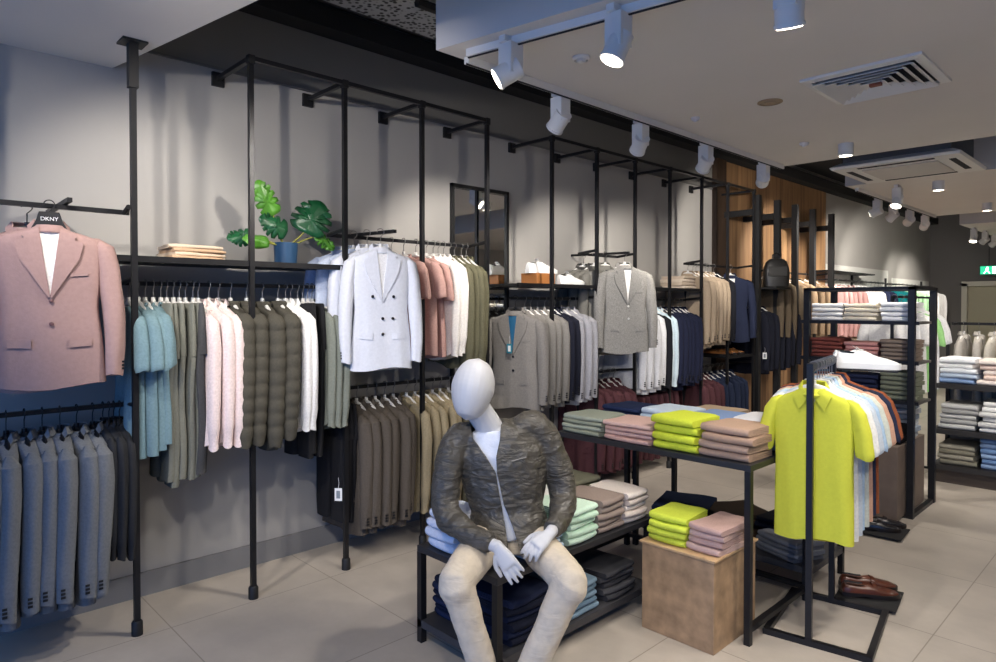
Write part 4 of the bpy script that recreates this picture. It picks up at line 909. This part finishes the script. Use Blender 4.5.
def hand(mb, wrist, d, nrm, thumb, curl, scale=1.0):
    """palm, four unequal bent fingers and a thumb leaving the side of the palm"""
    w_ = Vector(wrist); d = Vector(d).normalized(); n_ = Vector(nrm); n_ = (n_-d*n_.dot(d)).normalized(); s_ = d.cross(n_).normalized()*thumb
    k = scale
    rings = []
    for f, hw, ht in ((-.02, .022, .020), (.02, .029, .020), (.05, .037, .019), (.085, .040, .016), (.095, .036, .012)):
        c_ = w_+d*(f*k); rings.append([tuple(c_+s_*(hw*k*math.copysign(abs(cos(a))**.7, cos(a)))+n_*(ht*k*math.copysign(abs(sin(a))**.8, sin(a)))) for a in [2*pi*j/16 for j in range(16)]])
    mb.loft(rings)
    for i, (off, L_) in enumerate(((.030, .074), (.010, .083), (-.010, .078), (-.030, .062))):
        b = w_+d*(.082*k)+s_*(off*k); dd = (d+s_*((1.5-i)*.055)).normalized(); pts = [b]; ang = 0
        for j, fr in enumerate((.46, .30, .24)):
            ang += curl[i]*(.7, 1.0, .8)[j]; v = dd*cos(ang)-n_*sin(ang); pts.append(pts[-1]+v*(L_*fr*k))
        limb(mb, [tuple(p) for p in pts], [.0098*k, .0092*k, .0082*k, .0062*k], 10)
    tb = w_+d*(.025*k)+s_*(.026*k); td = (d*.75+s_*.62-n_*.25).normalized()
    t2 = tb+td*(.042*k); td2 = (d*.95+s_*.15-n_*.3).normalized(); limb(mb, [tuple(tb), tuple(t2), tuple(t2+td2*.03*k), tuple(t2+td2*.05*k)], [.015*k, .0115*k, .0105*k, .0075*k], 10)
body = mb
hand(body, WL, (.085, -.06, -.115), (-.35, -1, .45), 1, (.18, .22, .26, .32), .98)
hand(body, WR, (-.105, -.09, -.055), (-.25, -.75, .75), 1, (.35, .40, .45, .5), .98)
SKIN = mat('mannequin_white', '#c9c9cb', .5)
MQ = sculpt('mannequin', body, SKIN, None, .0042, 3, smf=.4)
MQ.location = MC; MQ.rotation_euler.z = MR
tag(MQ, 'white featureless mannequin in a quilted jacket sitting on the display bench, hands on thighs', 'mannequin')
# t-shirt
ts = MB(); ell(ts, [(.06, .145, .555, .150, .135), (.06, .15, .64, .150, .120), (.045, .148, .80, .162, .124), (.018, .135, .93, .172, .115), (.0, .13, 1.005, .13, .085), (-.02, .122, 1.028, .085, .068), (-.02, .122, 1.034, .07, .06)], tilt=.12)
sculpt('t_shirt', ts, cloth('#dadfea', .04, 60, .1), MQ, .009, 4, [(.010, .07)])
# jacket with open front
jk = MB(); ell(jk, [(.065, .12, .515, .180, .195), (.06, .14, .60, .176, .170), (.055, .155, .68, .168, .142), (.045, .155, .80, .190, .150), (.02, .140, .93, .205, .138), (.005, .135, 1.01, .165, .105), (-.015, .13, 1.05, .11, .082), (-.02, .128, 1.064, .092, .072)], tilt=.15)
limb(jk, [(-.10, .12, .985), SHL, (-.208, .06, .86), EL, (-.125, -.085, .635), (-.01, -.17, .612)], [.075, .074, .066, .064, .054, .040])
limb(jk, [(.11, .14, 1.02), SHR, (.27, .165, .90), ER, (.295, .05, .66), (.245, -.055, .630)], [.075, .074, .066, .064, .054, .040])
def jcut(me):
    ob_ = bpy.data.objects.new('j', me); C.objects.link(ob_)
    cm = MB(); zc = [(.50, .095, .030), (.62, .065, .018), (.72, .035, .006), (.86, .008, .003), (.93, -.015, .022), (1.0, -.035, .058), (1.14, -.05, .085)]
    cm.loft([[(x-hw, -.4, z), (x+hw, -.4, z), (x+hw, .075 if z < .9 else .12, z), (x-hw, .075 if z < .9 else .12, z)] for z, x, hw in zc])
    cme = cm.mesh('c', False); oc = bpy.data.objects.new('c', cme); C.objects.link(oc)
    # neck hole
    nm_ = MB().lathe([(.001, .0), (.074, .0), (.080, .2), (.001, .2)], (-.035, .105, .985), 24); nme = nm_.mesh('n', False); on = bpy.data.objects.new('n', nme); C.objects.link(on)
    for q in (oc, on): bo = ob_.modifiers.new('b', 'BOOLEAN'); bo.operation = 'DIFFERENCE'; bo.object = q; bo.solver = 'EXACT'
    dg = bpy.context.evaluated_depsgraph_get(); dg.update(); r_ = bpy.data.meshes.new_from_object(ob_.evaluated_get(dg))
    [bpy.data.objects.remove(q) for q in (ob_, oc, on)]
    return r_
def jacket_mat():
    m = mat('olive_quilted_nylon', '#4e4a43', .38, 0, .12, 30); nt = m.node_tree; b = nt.nodes['Principled BSDF']; L = nt.links.new
    tc = nt.nodes.new('ShaderNodeTexCoord'); n = nt.nodes.new('ShaderNodeTexNoise'); n.inputs['Scale'].default_value = 10; n.inputs['Detail'].default_value = 5; n.inputs['Distortion'].default_value = 1.6
    mp = nt.nodes.new('ShaderNodeMapping'); mp.inputs['Scale'].default_value = (.8, .8, 2.2); bp = nt.nodes.new('ShaderNodeBump'); bp.inputs['Strength'].default_value = 1; bp.inputs['Distance'].default_value = .02
    L(tc.outputs['Object'], mp.inputs[0]); L(mp.outputs[0], n.inputs['Vector']); L(n.outputs['Fac'], bp.inputs['Height']); L(bp.outputs[0], b.inputs['Normal']); return m
JM = jacket_mat()
JK = sculpt('quilted_jacket', jk, JM, MQ, .0075, 4, [(.022, .08), (.009, .03)], cut=jcut)
JK['label'] = 'open dark olive quilted jacket'
ob('chest_pocket_zip', MB().tube([(.075, .0, .915), (.14, .012, .93)], .003, 6), CHROME, JK)
for s, zz in ((1, .76), (1, .85)): pass
# trousers
tr = MB(); ell(tr, [(.06, .14, .49, .155, .125), (.06, .16, .57, .150, .120), (.06, .16, .63, .14, .11)])
limb(tr, [HIPL, lerp(HIPL, KL, .5), KL, lerp(KL, AL, .12), lerp(KL, AL, .5), (AL[0], AL[1], .10)], [.082, .084, .072, .067, .061, .058])
limb(tr, [HIPR, lerp(HIPR, KR, .5), KR, lerp(KR, AR, .12), lerp(KR, AR, .5), (AR[0], AR[1], .10)], [.082, .084, .072, .068, .062, .058])
def chino():
    m = mat('chino_cloth', '#cfc2ae', .85, 0, .06, 40); nt = m.node_tree; b = nt.nodes['Principled BSDF']; L = nt.links.new
    tc = nt.nodes.new('ShaderNodeTexCoord'); n = nt.nodes.new('ShaderNodeTexNoise'); n.inputs['Scale'].default_value = 11; n.inputs['Detail'].default_value = 3; n.inputs['Distortion'].default_value = 1.2
    mp = nt.nodes.new('ShaderNodeMapping'); mp.inputs['Scale'].default_value = (.7, 1, 2.0); bp = nt.nodes.new('ShaderNodeBump'); bp.inputs['Strength'].default_value = .5; bp.inputs['Distance'].default_value = .012
    L(tc.outputs['Object'], mp.inputs[0]); L(mp.outputs[0], n.inputs['Vector']); L(n.outputs['Fac'], bp.inputs['Height']); L(bp.outputs[0], b.inputs['Normal']); return m
sculpt('trousers', tr, chino(), MQ, .009, 4, [(.010, .07)])
for s, (ax, ay, az_) in ((-1, AL), (1, AR)):
    sh = MB(); limb(sh, [(ax, ay+.03, .045), (ax-.003, ay-.06, .048), (ax-.008, ay-.15, .032), (ax-.01, ay-.21, .022)], [.040, .045, .040, .022], 16, 1.05, .95)
    limb(sh, [(ax, ay, .05), (ax, ay, .12)], [.045, .04])
    q = sculpt('shoe', sh, mat('grey_suede', '#6a6a6c', .8), MQ, .007, 3); so = MB()
    so.loft([[(ax+hw*i, ay+y, z) for i in (-1, 1)]+[(ax+hw*i, ay+y, z+.0) for i in ()] for y, hw, z in ()] or [[(ax-.04, ay+.07, 0), (ax+.04, ay+.07, 0), (ax+.045, ay-.2, 0), (ax-.055, ay-.2, 0)], [(ax-.04, ay+.07, .02), (ax+.04, ay+.07, .02), (ax+.045, ay-.2, .02), (ax-.055, ay-.2, .02)]])
    ob('sole', so, WSO, q, False, .008)

# ------------------------------------------------------------------ daylight through the shop window side
w_ = bpy.data.worlds.new('world'); bpy.context.scene.world = w_; w_.use_nodes = True
bg = w_.node_tree.nodes['Background']; bg.inputs[0].default_value = (.17, .40, 1.0, 1); bg.inputs[1].default_value = 1.7
pl = bpy.data.lights.new('window_portal', 'AREA'); pl.shape = 'RECTANGLE'; pl.size = 7.2; pl.size_y = 2.9; pl.cycles.is_portal = True
po = bpy.data.objects.new('window_portal', pl); C.objects.link(po); po.location = (-.4, YF+.01, 1.45); po.rotation_euler = (pi/2, 0, 0)
po.rotation_euler = Vector((0, 1, 0)).to_track_quat('-Z', 'Z').to_euler()
vs = bpy.context.scene.view_settings; bpy.context.scene.display_settings.display_device = 'sRGB'
vs.view_transform = 'Standard'; vs.look = 'None'; vs.gamma = 1; vs.use_curve_mapping = False; vs.exposure = .2
